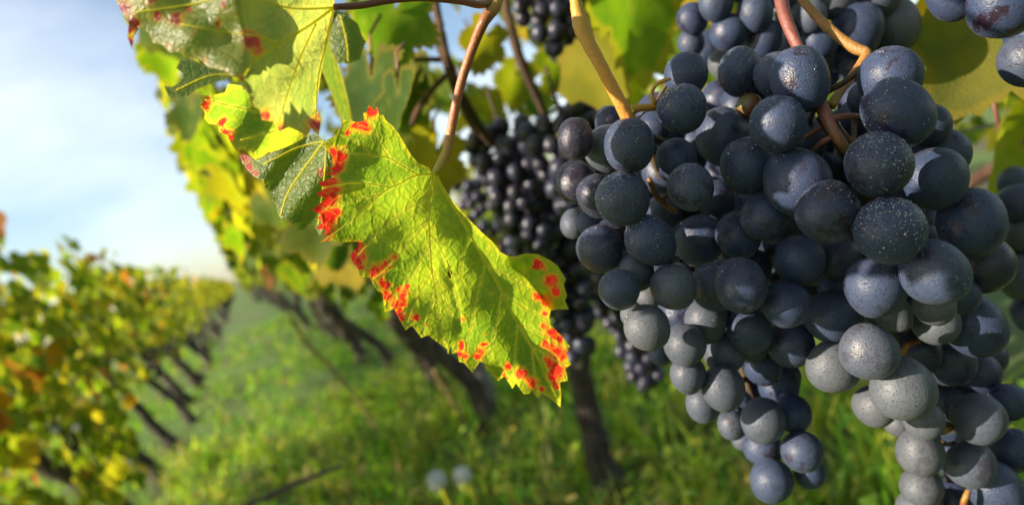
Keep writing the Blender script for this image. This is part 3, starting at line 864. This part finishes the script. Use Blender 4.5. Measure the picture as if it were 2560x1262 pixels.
def main_leaf():
    out = C([(495, 345), (480, 325), (440, 310), (410, 275), (390, 240), (370, 205), (345, 172), (318, 150), (308, 128), (296, 133), (286, 100), (274, 118), (256, 93), (248, 118), (234, 124), (240, 152), (215, 158), (185, 151), (150, 146),
             (158, 180), (124, 190), (131, 208), (105, 220), (86, 240), (103, 262), (122, 288), (116, 308), (132, 318), (106, 326), (122, 340), (100, 350), (128, 360), (64, 384), (92, 400), (60, 424), (96, 440), (74, 460), (42, 485), (80, 500),
             (64, 511), (82, 528), (60, 551), (96, 557), (86, 579), (108, 576), (73, 603), (115, 596), (150, 605), (185, 600), (218, 602), (211, 625), (184, 650), (198, 680), (216, 700), (223, 730), (260, 734), (274, 765), (290, 785), (306, 790),
             (314, 862), (350, 850), (369, 890), (392, 930), (416, 911), (450, 957), (476, 947), (512, 975), (546, 998), (550, 1018), (556, 990), (563, 985), (566, 1016), (585, 1010), (590, 1046), (610, 1050), (641, 1087), (668, 1045), (682, 1050), (690, 1076),
             (701, 1078), (736, 1118), (760, 1098), (789, 1146), (802, 1125), (831, 1166), (850, 1165), (862, 1150), (881, 1180), (900, 1165), (925, 1178), (967, 1214), (970, 1180), (966, 1122), (996, 1116), (985, 1070), (1008, 1056), (990, 1016),
             (1003, 990), (968, 945), (945, 925), (930, 905), (925, 880), (935, 845), (926, 800), (900, 777), (862, 765), (838, 735), (838, 700), (815, 672), (788, 660), (745, 640), (720, 605), (680, 570), (620, 510), (560, 440), (512, 358)])
    V1 = C([(497, 350, 1.0), (480, 430, 1), (478, 500, 1), (483, 600, 1), (490, 700, 1), (505, 790, 1), (520, 900, 1), (538, 985, 1)])
    V2 = C([(505, 350, 1.3), (540, 420, 1), (590, 500, 1), (630, 570, 1), (690, 680, 1), (750, 790, 1), (810, 900, 1), (860, 990, 1), (910, 1090, 1), (960, 1195, 1)])
    V3 = C([(492, 349, .9), (430, 355, 1), (370, 385, 1), (320, 410, 1), (260, 460, 1), (180, 530, 1), (90, 595, 1)])
    V4 = C([(440, 352, .7), (390, 325, 1), (330, 290, 1), (270, 280, 1), (200, 275, 1), (120, 245, 1)])
    sec = [C(l) for l in ([(340, 400, .5), (250, 385, 1), (180, 385, 1), (90, 400, 1)], [(330, 292, .5), (290, 220, 1), (262, 150, 1)], [(270, 280, .4), (210, 230, 1), (150, 205, 1)], [(300, 425, .45), (230, 440, 1), (90, 480, 1)],
                          [(479, 440, .5), (400, 480, 1), (300, 560, 1), (215, 650, 1)], [(479, 520, .5), (420, 590, 1), (330, 690, 1), (270, 740, 1)], [(484, 610, .45), (430, 700, 1), (340, 830, 1)], [(492, 710, .45), (440, 800, 1), (400, 900, 1)],
                          [(482, 570, .45), (530, 640, 1), (575, 770, 1), (598, 900, 1)], [(506, 795, .35), (470, 880, 1), (460, 945, 1)], [(492, 700, .3), (530, 790, 1), (565, 880, 1)],
                          [(628, 568, .5), (606, 650, 1), (588, 750, 1)], [(690, 680, .5), (660, 790, 1), (640, 900, 1), (610, 1020, 1)], [(750, 790, .5), (730, 900, 1), (700, 1040, 1)], [(810, 900, .45), (800, 1000, 1), (795, 1110, 1)], [(860, 990, .4), (870, 1080, 1), (885, 1160, 1)],
                          [(690, 680, .4), (770, 730, 1), (890, 790, 1)], [(750, 790, .4), (840, 850, 1), (925, 890, 1)], [(810, 900, .4), (890, 940, 1), (985, 1000, 1)], [(860, 990, .4), (930, 1030, 1), (995, 1070, 1)])]
    veins = [V1, V2, V3, V4] + sec
    reds = [(x, y, r) for x, y, r in C([(270, 112, 18), (235, 170, 20), (212, 166, 16), (183, 198, 10), (145, 285, 22), (122, 262, 12), (135, 318, 22), (112, 345, 18), (110, 390, 30), (80, 388, 20), (90, 425, 28), (115, 440, 24), (70, 482, 26), (110, 475, 22), (100, 503, 30), (135, 495, 14),
             (80, 545, 24), (105, 558, 22), (92, 580, 16), (215, 620, 16), (202, 650, 22), (222, 656, 20), (215, 686, 18), (240, 655, 10), (283, 715, 22), (320, 690, 15), (350, 658, 8), (316, 760, 16), (318, 802, 18), (350, 830, 16), (380, 790, 18), (385, 830, 12), (396, 765, 9),
             (370, 860, 13), (380, 886, 12), (428, 878, 13), (472, 912, 6), (600, 975, 10), (598, 995, 8), (613, 1023, 9), (590, 1020, 8), (675, 1005, 12), (660, 1028, 11), (603, 885, 6), (685, 980, 7), (690, 935, 5), (820, 1092, 18), (863, 1120, 16), (900, 1148, 11), (940, 1050, 20), (920, 1040, 15),
             (965, 1072, 16), (943, 1098, 18), (947, 1135, 13), (968, 1012, 20), (940, 998, 16), (910, 978, 13), (985, 1010, 13), (915, 822, 18), (900, 805, 11), (878, 805, 13), (908, 868, 10), (940, 940, 16), (962, 957, 13), (910, 915, 9), (770, 1060, 10), (765, 1100, 8)], oy=200)]
    mid = [(q[0], q[1]) for q in spline(V2, 40)]
    crease = C([(548, 690), (575, 770), (596, 850), (606, 935)])
    def depth(x, y):
        # runs away to the right, folds along the right-hand rib, waves near the margin
        d = .217 + (x - 1085) / F * .19 * .46
        best, sgn = 1e9, 0
        for (a, b), (c, e) in zip(mid[:-1:2], mid[2::2]):
            ds, t = seg_dist(x, y, a, b, c, e)
            if ds < best: best = ds; sgn = (c - a) * (y - b) - (e - b) * (x - a)
        if sgn < 0: d += best / F * .19 * .55                       # right of the rib: bends back
        else: d += .0018 * math.exp(-((best - 60) / 60) ** 2) - .0005
        d += .0016 * math.sin(x * .014 + y * .010) * math.cos(y * .015 - .6) + .0004 * math.sin(x * .045) * math.sin(y * .05 + 1)
        # lobe overlap
        for (a, b), (c, e) in zip(crease[:-1], crease[1:]):
            ds, t = seg_dist(x, y, a, b, c, e)
            s = (c - a) * (y - b) - (e - b) * (x - a)
            if ds < 26 and s > 0: d -= .0007 * (1 - ds / 26); break
        # the lower margin curls forward in one place
        k = math.exp(-(((x - 1245) / 40) ** 2 + ((y - 935) / 30) ** 2)); d -= .008 * k * max(0, (y - 890) / 60)
        # the upper margin curls back
        if y < 420 and x > 960: d += .006 * max(0, (x - 960) / 120) * max(0, (420 - y) / 120)
        return d
    root = empty('grape_leaf', P(1087, 432, depth(1087, 432))); tag(root, 'large backlit green leaf with red blotched toothed edges, in the centre', 'leaf')
    b = blade(out, depth, 7.0, M_LEAF, root, veins, reds, [C([(546, 672), (556, 690), (565, 715), (562, 735), (555, 737), (549, 710)])], 13)
    vein_parts(veins, depth, b, M_VEIN, 3.0, .5)
    lobe = C([(770, 655), (800, 655), (840, 644), (885, 647), (930, 670), (957, 690), (988, 740), (979, 760), (992, 800), (984, 820), (998, 852), (960, 850), (935, 856), (905, 830), (850, 800), (790, 730)])
    dl = lambda x, y: .2305 + (x - 1290) / F * .2 * .25 + (y - 640) / F * .04
    blade(lobe, dl, 8, M_LEAF, root, [], C([(885, 685, 15), (935, 745, 20), (950, 785, 15), (905, 700, 8)]), (), 13, 'lobe')
    pts = [(1262, -60, .205, 17), (1248, -20, .204, 16), (1236, 18, .203, 16), (1208, 58, .202, 14), (1180, 125, .207, 12), (1152, 210, .211, 11.5), (1132, 300, .214, 11.5), (1120, 368, .216, 12), (1104, 408, .217, 12.5), (1086, 434, .217, 9)]
    vs, fs, ts = pxtube(pts, 44, 12, .03); build('petiole', vs, fs, M_PETIOLE, root, True, {'t': ts})
main_leaf()

def traced_leaf(label, outline, depth, mat, junction, veins=(), reds=(), petiole=None, step=8, edgew=16, pmat=None, vr=2.2, group=None):
    root = empty('grape_leaf', P(*junction, depth(*junction))); tag(root, label, 'leaf', group)
    b = blade(outline, depth, step, mat, root, veins, reds, (), edgew, vw=5)
    vein_parts(veins, depth, b, M_VEIN, vr, 1.0)
    if petiole:
        vs, fs, ts = pxtube(petiole, 24, 9, .03); build('petiole', vs, fs, pmat or M_REDST, root, True, {'t': ts})
    return root

def upper_left_leaves():
    # two halves of one big leaf close to the lens, folded along its middle rib
    out = [(836, 12), (836, -60), (760, -110), (600, -130), (430, -120), (300, -60), (284, -10), (300, 22), (322, 60), (318, 92), (330, 122), (336, 90), (352, 66), (372, 84), (382, 108), (405, 112), (424, 132), (450, 130), (470, 148), (500, 150), (520, 168), (556, 176),
           (580, 190), (602, 196), (606, 222), (622, 236), (628, 262), (650, 276), (655, 300), (682, 304), (700, 328), (722, 318), (742, 326), (766, 340), (778, 318), (796, 340), (802, 300), (790, 268), (800, 200), (816, 110), (830, 50)]
    def dep(x, y):
        s = (x - 610) + (y - 100) * -.12
        d = .150 + (.00015 * s * .9 if s > 0 else .00015 * s * -.12) + .0022 * math.sin(x * .03) * math.cos(y * .035)
        return d
    v = [[(834, 20, 1.2), (780, 60, 1), (700, 110, 1), (640, 150, 1), (610, 190, 1)], [(834, 22, 1), (815, 110, 1), (795, 200, 1), (790, 300, 1)], [(830, 20, .9), (720, 20, 1), (600, -20, 1)], [(790, 60, .6), (740, 170, 1), (700, 300, 1)], [(700, 112, .5), (640, 90, 1), (560, 80, 1), (450, 60, 1)], [(600, -20, .6), (480, 10, 1), (340, 30, 1)]]
    reds = [(630, 100, 26), (645, 125, 14), (614, 90, 16), (792, 312, 22), (798, 290, 12), (665, 290, 16), (700, 318, 14), (440, 50, 18), (390, 40, 14), (380, 0, 14), (470, 25, 12), (332, 60, 22), (310, 20, 22), (325, 100, 14), (545, 60, 8), (600, 200, 12), (520, 150, 8), (420, 120, 10), (490, 80, 8), (560, 10, 10)]
    traced_leaf('large folded leaf at top left, pale blotched half and yellow-green half', out, dep, M_LEAF_PALE, (835, 18), v, reds,
                [(834, 18, .180, 8), (900, 14, .183, 9), (980, 0, .187, 9), (1060, -6, .19, 10), (1150, 2, .196, 10), (1200, 12, .2, 10), (1240, 0, .204, 11)], 10, 14, None, 3.5)
    out = [(760, 352), (715, 372), (690, 385), (672, 380), (650, 396), (640, 400), (628, 392), (608, 372), (590, 378), (574, 352), (570, 338), (548, 330), (546, 312), (522, 310), (510, 296), (512, 282), (497, 262), (508, 258), (497, 240), (530, 238), (562, 232), (570, 210), (600, 214), (640, 226), (700, 250), (750, 300)]
    dep = lambda x, y: .215 + (x - 500) / F * .2 * .7 + .0018 * math.sin(x * .035 + y * .02)
    traced_leaf('green leaf with orange teeth under the big folded top-left leaf', out, dep, M_LEAF, (750, 300), [[(750, 300, .8), (680, 290, 1), (600, 270, 1), (512, 250, 1)], [(745, 305, .7), (680, 330, 1), (600, 350, 1)]],
                [(515, 256, 14), (520, 272, 8), (555, 305, 12), (545, 312, 10), (562, 330, 14), (575, 345, 12), (580, 330, 8)], None, 9, 12)
    out = [(600, 382), (640, 398), (680, 380), (720, 366), (760, 345), (790, 332), (815, 360), (828, 400), (830, 450), (826, 520), (812, 560), (800, 590), (786, 566), (770, 560), (758, 580), (740, 572), (728, 556), (712, 548), (705, 555), (694, 532), (690, 512), (678, 500), (680, 480), (662, 470), (660, 452), (640, 446), (622, 430), (605, 408)]
    dep = lambda x, y: .222 - (x - 700) / F * .2 * .45 + .0022 * math.sin(x * .045 + y * .03) + (.010 * max(0, (y - 490) / 90))
    traced_leaf('crinkled dark green leaf lit from the front beside the red-edged leaf', out, dep, M_LEAF_GREEN, (812, 350), [[(812, 350, .9), (760, 420, 1), (720, 480, 1), (700, 540, 1)], [(812, 352, .8), (740, 370, 1), (660, 410, 1)], [(815, 356, .7), (810, 440, 1), (795, 560, 1)]],
                [(612, 395, 16), (625, 420, 13), (640, 438, 10), (806, 430, 12), (600, 385, 10)], None, 8, 10)
    out = [(590, 190), (560, 200), (520, 212), (490, 225), (470, 240), (440, 246), (420, 240), (410, 215), (430, 218), (445, 208), (458, 196), (455, 182), (440, 170), (452, 150), (470, 140), (500, 160), (540, 172), (580, 178)]
    dep = lambda x, y: .25 - (y - 195) / F * .25 * .9
    traced_leaf('small curled leaf with a dark rim left of the orange-toothed leaf', out, dep, M_LEAF_GREEN, (588, 186), [[(588, 186, .7), (520, 190, 1), (440, 225, 1)]], [], None, 9, 10)
    out = [(845, 35), (870, 40), (895, 60), (905, 90), (915, 105), (905, 130), (900, 150), (870, 160), (845, 158), (828, 130), (822, 95), (832, 60)]
    dep = lambda x, y: .26 + .01 * ((x - 860) / 50) ** 2 * .3 + (y - 90) * 2e-5
    traced_leaf('small dark bluish-green crinkled leaf right of the folded top leaf', out, dep, M_LEAF_GREEN, (850, 40), [[(850, 40, .7), (865, 100, 1), (870, 155, 1)]], [], None, 9, 8)
    out = [(824, 60), (836, 140), (850, 170), (866, 230), (880, 300), (896, 345), (876, 330), (850, 290), (830, 240), (806, 180), (798, 170), (812, 120)]
    dep = lambda x, y: .30 + (x - 840) * 2.4e-4
    traced_leaf('narrow edge-on leaf hanging behind the folded top leaf', out, dep, M_LEAF_GREEN, (824, 66), [[(824, 66, .8), (846, 190, 1), (890, 335, 1)]], [], None, 10, 8)
upper_left_leaves()

def loose_leaf(label, px, py, d, size, tipdir, yaw, pitch, col, group=None):
    """a whole leaf hung at a place; tipdir is the image angle of its tip (0 right, 90 down)"""
    a = math.radians(tipdir)
    tip = CM @ Vector((math.cos(a), -math.sin(a), math.sin(math.radians(pitch))))
    nrm = CM @ Vector((math.sin(math.radians(yaw)), .25, math.cos(math.radians(yaw))))
    root = empty('grape_leaf', P(px, py, d)); tag(root, label, 'leaf', group)
    place_leaf(P(px, py, d), tip, nrm, size, col, root, True, 'blade')
    back = CM @ Vector((-math.cos(a) * .3, .8, -.25)).normalized()
    s = P(px, py, d)
    vs, fs, ts = tube([s, s + back * size * .25 + Vector((0, 0, .01)), s + back * size * .6], [size * .016, size * .014, size * .017], 7)
    build('petiole', vs, fs, M_REDST, root, True, {'t': ts})
    return root

BG = 'blurred leaves hanging behind the clusters'
g1, g2, y1, y2 = (.07, .13, .012), (.05, .10, .016), (.19, .20, .012), (.28, .22, .014)
loose_leaf('big out-of-focus green leaf left of the sunlit top cluster', 1560, -60, .46, .125, 80, 35, 0, g1)
loose_leaf('dull green and yellow blurred leaf right of the right-hand cluster', 2500, 60, .30, .085, 115, -25, -10, (.12, .13, .03))
loose_leaf('bright yellow-green blurred leaf below the dull leaf at right', 2500, 330, .42, .09, 100, 40, 0, (.17, .20, .012))
loose_leaf('yellow blurred leaf behind the top right corner grapes', 2420, -40, .34, .075, 130, 30, 0, y2)
loose_leaf('blurred green leaf hanging in front of the canes at top centre', 985, 30, .42, .07, 95, 30, 0, g1)
loose_leaf('blurred blue-green leaf with its edge to the sun above the red leaf tip', 930, 190, .40, .07, 100, -35, 10, g2)
loose_leaf('yellow leaf hanging behind the petiole at the top', 1215, 90, .55, .055, 110, 35, 0, (.16, .15, .012))
loose_leaf('dull yellow leaf behind the junction of the red-edged leaf', 1090, 380, .52, .07, 100, 30, 0, (.17, .15, .015))
loose_leaf('pale drooping leaf below the crinkled green leaf', 790, 560, .55, .07, 80, -20, 0, (.10, .135, .02))
loose_leaf('narrow blue-green leaf beside the tip of the red-edged leaf', 1000, 230, .36, .05, 95, -50, 0, g2)
loose_leaf('bright yellow leaf deep behind the stalks', 1290, 190, .85, .085, 100, 30, 0, (.11, .13, .010))
loose_leaf('yellow-green leaf in the gap right of the brown canes', 1400, 150, .8, .09, 110, 30, 0, (.08, .11, .010))
loose_leaf('lit leaf at the top edge between petiole and orange stalk', 1420, 10, .75, .09, 95, 35, 0, (.08, .12, .010))
loose_leaf('deep green leaf above the shaded clusters', 1520, 130, .62, .08, 85, 35, 0, g1)
loose_leaf('small green leaf low beside the thick trunk', 850, 600, .6, .05, 100, 20, 0, g2)

# ------------------------------------------------------------------ stalks and canes near the lens
def stalk(name, label, pts, mat, cat, n=40, seg=12, wob=.04, extra=()):
    root = empty(name, P(*pts[0][:3])); tag(root, label, cat)
    vs, fs, ts = pxtube(pts, n, seg, wob); build('stem', vs, fs, mat, root, True, {'t': ts})
    for nm, ps in extra:
        vs, fs, ts = pxtube(ps, 14, 8, .12); build(nm, vs, fs, mat, root, True, {'t': ts})
    return root
stalk('grape_stalk', 'thick orange stalk with a knot holding the big dewy cluster', [(1430, -60, .202, 15), (1438, -10, .202, 15), (1444, 30, .202, 17), (1454, 66, .202, 22), (1470, 105, .202, 18), (1500, 160, .2025, 16.5), (1532, 222, .204, 16), (1560, 275, .206, 17), (1575, 305, .209, 19), (1600, 345, .222, 14)], M_ORANGE, 'stalk', 60, 14, .09,
      extra=[('side_stem', [(1572, 278, .206, 14), (1600, 270, .208, 10), (1640, 268, .211, 9), (1668, 262, .216, 8)]), ('dry_tendril', [(1636, 262, .21, 7), (1630, 235, .209, 5), (1640, 212, .208, 5), (1660, 202, .208, 6), (1676, 198, .209, 3)])])
stalk('grape_stalk', 'reddish stalk coming down into the right-hand cluster', [(1930, -60, .222, 17), (1950, -10, .22, 17), (1962, 40, .217, 16), (1982, 90, .214, 15), (2005, 140, .212, 14), (2040, 230, .205, 15), (2062, 285, .2, 16), (2085, 330, .198, 14), (2115, 372, .2, 12), (2160, 420, .212, 10)], M_REDST, 'stalk',
      extra=[('side_stem', [(2070, 300, .199, 10), (2105, 292, .199, 9), (2150, 290, .204, 7)]), ('side_stem', [(2090, 340, .199, 8), (2060, 352, .2, 7), (2030, 380, .206, 5)]), ('side_stem', [(2050, 262, .203, 9), (2030, 272, .204, 8), (2008, 276, .206, 6)])])
stalk('woody_tendril', 'kinked brown tendril crossing behind the reddish stalk', [(1970, -50, .226, 10), (2002, -5, .224, 10), (2050, 50, .222, 12), (2100, 95, .219, 13), (2140, 122, .216, 14), (2165, 132, .214, 13), (2160, 150, .213, 13), (2135, 185, .211, 11), (2100, 230, .208, 11), (2078, 265, .205, 12)], M_BROWNST, 'tendril', 50)
def bg_cane(label, pts, seed=0):
    root = empty('grape_cane', P(*pts[0][:3])); tag(root, label, 'cane', 'dark canes behind the stalks')
    vs, fs, ts = pxtube(pts, 24, 8, .1); build('cane', vs, fs, M_CANE, root)
    return root
bg_cane('leftmost dark cane slanting behind the petiole', [(1030, -40, .55, 11), (1065, 40, .55, 11), (1110, 140, .56, 12), (1150, 240, .57, 14), (1190, 330, .6, 12)])
bg_cane('reddish-brown cane close to the right of the leftmost one', [(1080, -40, .5, 11), (1098, 60, .5, 12), (1120, 160, .5, 13), (1160, 260, .55, 16), (1230, 360, .62, 12)])
bg_cane('dark cane slanting between petiole and orange stalk', [(1255, -40, .6, 13), (1275, 60, .6, 13), (1305, 160, .62, 13), (1350, 260, .64, 11), (1380, 330, .66, 10)])
bg_cane('thin brown cane running level above the red leaf tip', [(860, 175, .5, 6), (950, 165, .5, 7), (1040, 150, .51, 7), (1100, 150, .52, 8)])
bg_cane('thin cane dropping left of the petiole', [(1120, 185, .53, 8), (1080, 225, .53, 8), (1045, 275, .54, 8), (1030, 310, .55, 7)])

def berry(label, px, py, r, d):
    root = empty('grape_berry', P(px, py, d)); tag(root, label, 'grape')
    m = bpy.data.materials.get('unripe_skin') or plain_material('unripe_skin', (.14, .13, .03), (.16, .06, .03), .35, 60)
    me = mesh_data('berry', [v.co * (r * d / F) for v in GRAPES[0].vertices], [tuple(f.vertices) for f in GRAPES[0].polygons], m)
    o = bpy.data.objects.new('skin', me); link(o, root)
    s = P(px, py, d); vs, fs, ts = tube([s + Vector((0, 0, r * d / F)), s + Vector((.003, .004, r * d / F + .006))], [.0007, .0009], 6); build('pedicel', vs, fs, M_STALK, root)
berry('small unripe green grape among the blue-black grapes', 1874, 266, 31, .222)

# ------------------------------------------------------------------ small things in the grass
def seed_head(label, px, py, d, r):
    top = P(px, py, d); base = Vector((top.x + .01, top.y + .01, -.02))
    root = empty('dandelion_seed_head', base); tag(root, label, 'dandelion', 'white seed heads in the grass')
    a = spline([tuple(base), tuple((base + top) / 2 + Vector((.008, 0, 0))), tuple(top)], 10); vs, fs, ts = tube([Vector(q) for q in a], [.0018] * 10, 6)
    build('stalk', vs, fs, bpy.data.materials['leaf_vein'], root)
    m = bpy.data.materials.get('seed_fluff') or plain_material('seed_fluff', (.68, .69, .70), (.55, .56, .58), .9, 400)
    mb = MB(); rs = random.Random(px)
    for i in range(150):
        z = 1 - 2 * (i + .5) / 150; an = i * 2.39996; q = math.sqrt(1 - z * z); n = Vector((q * math.cos(an), q * math.sin(an), z))
        if z < -.75: continue
        tip = top + n * r * rs.uniform(.9, 1.05); x = n.orthogonal().normalized(); y = n.cross(x); pl = []
        mb.add([top + n * r * .1 + x * .0004, top + n * r * .1 - x * .0004, tip], [(0, 1, 2)])
        for k in range(5):
            t = 6.283 * k / 5 + an; e = tip + (x * math.cos(t) + y * math.sin(t)) * r * .24 + n * r * .06; w = (x * math.cos(t + 1.57) + y * math.sin(t + 1.57)) * r * .05
            mb.add([tip, e + w, e - w], [(0, 1, 2)])
    mb.build('fluff', m, root, False)
seed_head('white dandelion seed head in the grass, left one of the nearer pair', 1092, 1200, 1.55, .021)
seed_head('white dandelion seed head in the grass, right one of the nearer pair', 1155, 1188, 1.62, .021)
seed_head('small white seed head under the left row, left of two', 138, 1076, 1.75, .009)
seed_head('small white seed head under the left row, right of two', 190, 1070, 1.85, .009)

M_STRAW = plain_material('straw', (.36, .26, .09), (.28, .19, .07), .7, 60)
def straw(label, pts):
    root = empty('dry_grass_stalk', P(*pts[-1][:3])); tag(root, label, 'grass stalk')
    vs, fs, ts = pxtube(pts, 20, 6, .1); build('stalk', vs, fs, M_STRAW, root)
straw('long dry yellow grass stalk leaning below the pale drooping leaf', [(725, 790, 1.4, 5), (760, 850, 1.45, 5), (830, 920, 1.5, 5), (900, 1010, 1.55, 4), (940, 1070, 1.6, 4)])
straw('short dry stalk between the slanting trunk and the grey stake', [(1085, 925, 1.9, 5), (1110, 970, 1.95, 5), (1140, 1020, 2.0, 5), (1160, 1060, 2.05, 4)])
M_STRAWDARK = plain_material('pruned_cane', (.10, .075, .05), (.07, .05, .035), .8, 60)
def twig():
    pts = [(600, 1275, 1.28), (680, 1235, 1.35), (760, 1200, 1.42), (850, 1165, 1.5)]
    w = [P(*p) for p in pts]
    root = empty('fallen_cane', w[0]); tag(root, 'dark pruned cane lying in the grass at the bottom', 'cane')
    a = spline([tuple(p) for p in w], 16); vs, fs, ts = tube([Vector(q) for q in a], [.0055 * random.uniform(.8, 1.2) for _ in a], 8, .15); build('cane', vs, fs, M_STRAWDARK, root)
twig()

# ------------------------------------------------------------------ the vine overhead that carries the near clusters
def near_vine():
    def keep(loc):
        q = pix(loc)
        if q is None or q[2] < .03: return loc.z > 1.08
        px, py, d = q
        m = 1707 * .09 / d
        return d > .02 and (py < -m or (px > 2560 + m and py < 900))
    vine(1, .12, 'nearest vine of the right row, arching over the big clusters', 'vines of the right row', 0, (.70, .55, .62), (.02, .80, 1.0, 1.35), 260, (.66, .32, .02), False, keep)
near_vine()

def shade_leaf(label, c, tip, size, col):
    """an added unseen leaf at camera-space place c (right, up, back), facing the sun to shade the grapes"""
    loc = CM @ Vector(c) + CP
    root = empty('grape_leaf', loc); tag(root, label, 'leaf')
    place_leaf(loc, CM @ Vector(tip), SUN, size, col, root, True, 'blade')
    vs, fs, ts = tube([loc, loc + Vector((.0, .012, .03)), loc + Vector((.01, .04, .06))], [.0012, .0011, .0015], 7)
    build('petiole', vs, fs, M_REDST, root, True, {'t': ts})
shade_leaf('added leaf just outside the left edge, shading the grapes from the sun', (-.138, .023, -.150), (0, -.1, 1), .056, (.022, .034, .012))  # added out of view to shade the upper grapes; dull so little green bounces
shade_leaf('second added shading leaf outside the left edge, above the first', (-.142, .050, -.075), (.05, -1, 0), .105, (.022, .034, .012))


def curtain():
    """shoots of the nearest vine of the right row that hang out over the alley"""
    root = next(o for o in bpy.data.objects if o.name.startswith('grapevine') and o.get('label', '').startswith('first leafy vine'))
    k = 0
    while k < 172:
        loc = Vector((random.uniform(-.08, .16), random.uniform(.95, 2.2), random.uniform(.90, 1.36)))
        q = pix(loc)
        if q is None or q[1] > 560: continue
        edge = float(np.interp(q[1], [-400, 0, 140, 350, 600, 720], [190, 285, 350, 425, 540, 600]))
        if not edge + .02 * F / q[2] < q[0] < 900: continue
        place_leaf(loc, (random.uniform(-.5, .2), random.gauss(0, .35), -1), (-.8, random.gauss(0, .5), .5), random.uniform(.07, .11), leaf_colour(.8, .2, 0), root); k += 1
curtain()

def rows_behind():
    """both rows go on behind the photographer"""
    for i, y in enumerate((-.75, -1.65, -2.55)):
        vine(1, y, f'{ORD[i]} vine of the right row behind the photographer', 'vines behind the photographer', 0, (.80, .70, .62), (-.02, .88, .58, 1.36), 290, (1, 0, 0), True)
    for i, y in enumerate((-.2, -1.1, -2.0, -2.9)):
        vine(-1, y, f'{ORD[i]} vine of the left row behind the photographer', 'vines behind the photographer', 0, (-.74, -.9, .6), (-1.12, -.70, .36, 1.04), 230, (1, .1, 0), True)
rows_behind()

def shade_shoot():
    """leaves left of the shaded clusters; those hidden by the red-edged leaf are added to shade them"""
    root = next(o for o in bpy.data.objects if o.get('label', '').startswith('nearest vine of the right row'))
    for k in range(30):
        if k < 10: px, py, d = random.uniform(900, 1060), random.uniform(140, 400), random.uniform(.45, .62)
        elif k < 22: px, py, d = random.uniform(880, 1090), random.uniform(470, 690), random.uniform(.50, .72)  # hidden leaves from here on are added to keep sun off the clusters
        else: px, py, d = random.uniform(1120, 1230), random.uniform(600, 760), random.uniform(.55, .80)
        place_leaf(P(px, py, d), CM @ Vector((random.gauss(0, .3), -1, random.gauss(0, .3))), CM @ Vector((-.6, random.uniform(-.2, .5), .7)), random.uniform(.055, .085), leaf_colour(1, .12, 0), root, True)
shade_shoot()

def far_mass(label, x0, x1, y0, y1, z0, z1, n, size, weights, flat=1.0):
    """vines too far off to tell apart"""
    root = empty('distant_vines', ((x0 + x1) / 2, (y0 + y1) / 2, 0)); tag(root, label, 'vines', None, 'stuff')
    items = []
    for _ in range(n):
        yy = y0 + (y1 - y0) * random.random() ** flat
        items.append((Vector((random.uniform(x0, x1), yy, random.uniform(z0, z1))), (random.gauss(0, .4), random.gauss(0, .4), -1), (random.choice((-.8, .8)), random.gauss(0, .5), .5), random.uniform(*size), leaf_colour(*weights)))
    joined_leaves(items, root)
    mb = MB()
    for y in np.arange(y0, y1, 1.1):
        x = (x0 + x1) / 2; mb.tube([(x, y, -.03), (x + .03, y, .3), (x - .03, y, z0 + .15)], [.05, .04, .035], 8, .2)
    mb.build('trunk_rank', M_BARK, root)['kind'] = 'stuff'
far_mass('hazy far end of the left row near the horizon', -1.02, -.5, 27, 70, .5, 1.25, 900, (.14, .24), (.6, .3, .1), 1.5)
far_mass('hazy far end of the right row near the horizon', .0, .85, 27, 70, .5, 1.35, 900, (.14, .24), (.7, .3, 0), 1.5)
far_mass('next vine row beyond the right-hand clusters', 1.9, 2.5, .2, 14, .55, 1.25, 1500, (.09, .15), (.85, .15, 0), 1.3)
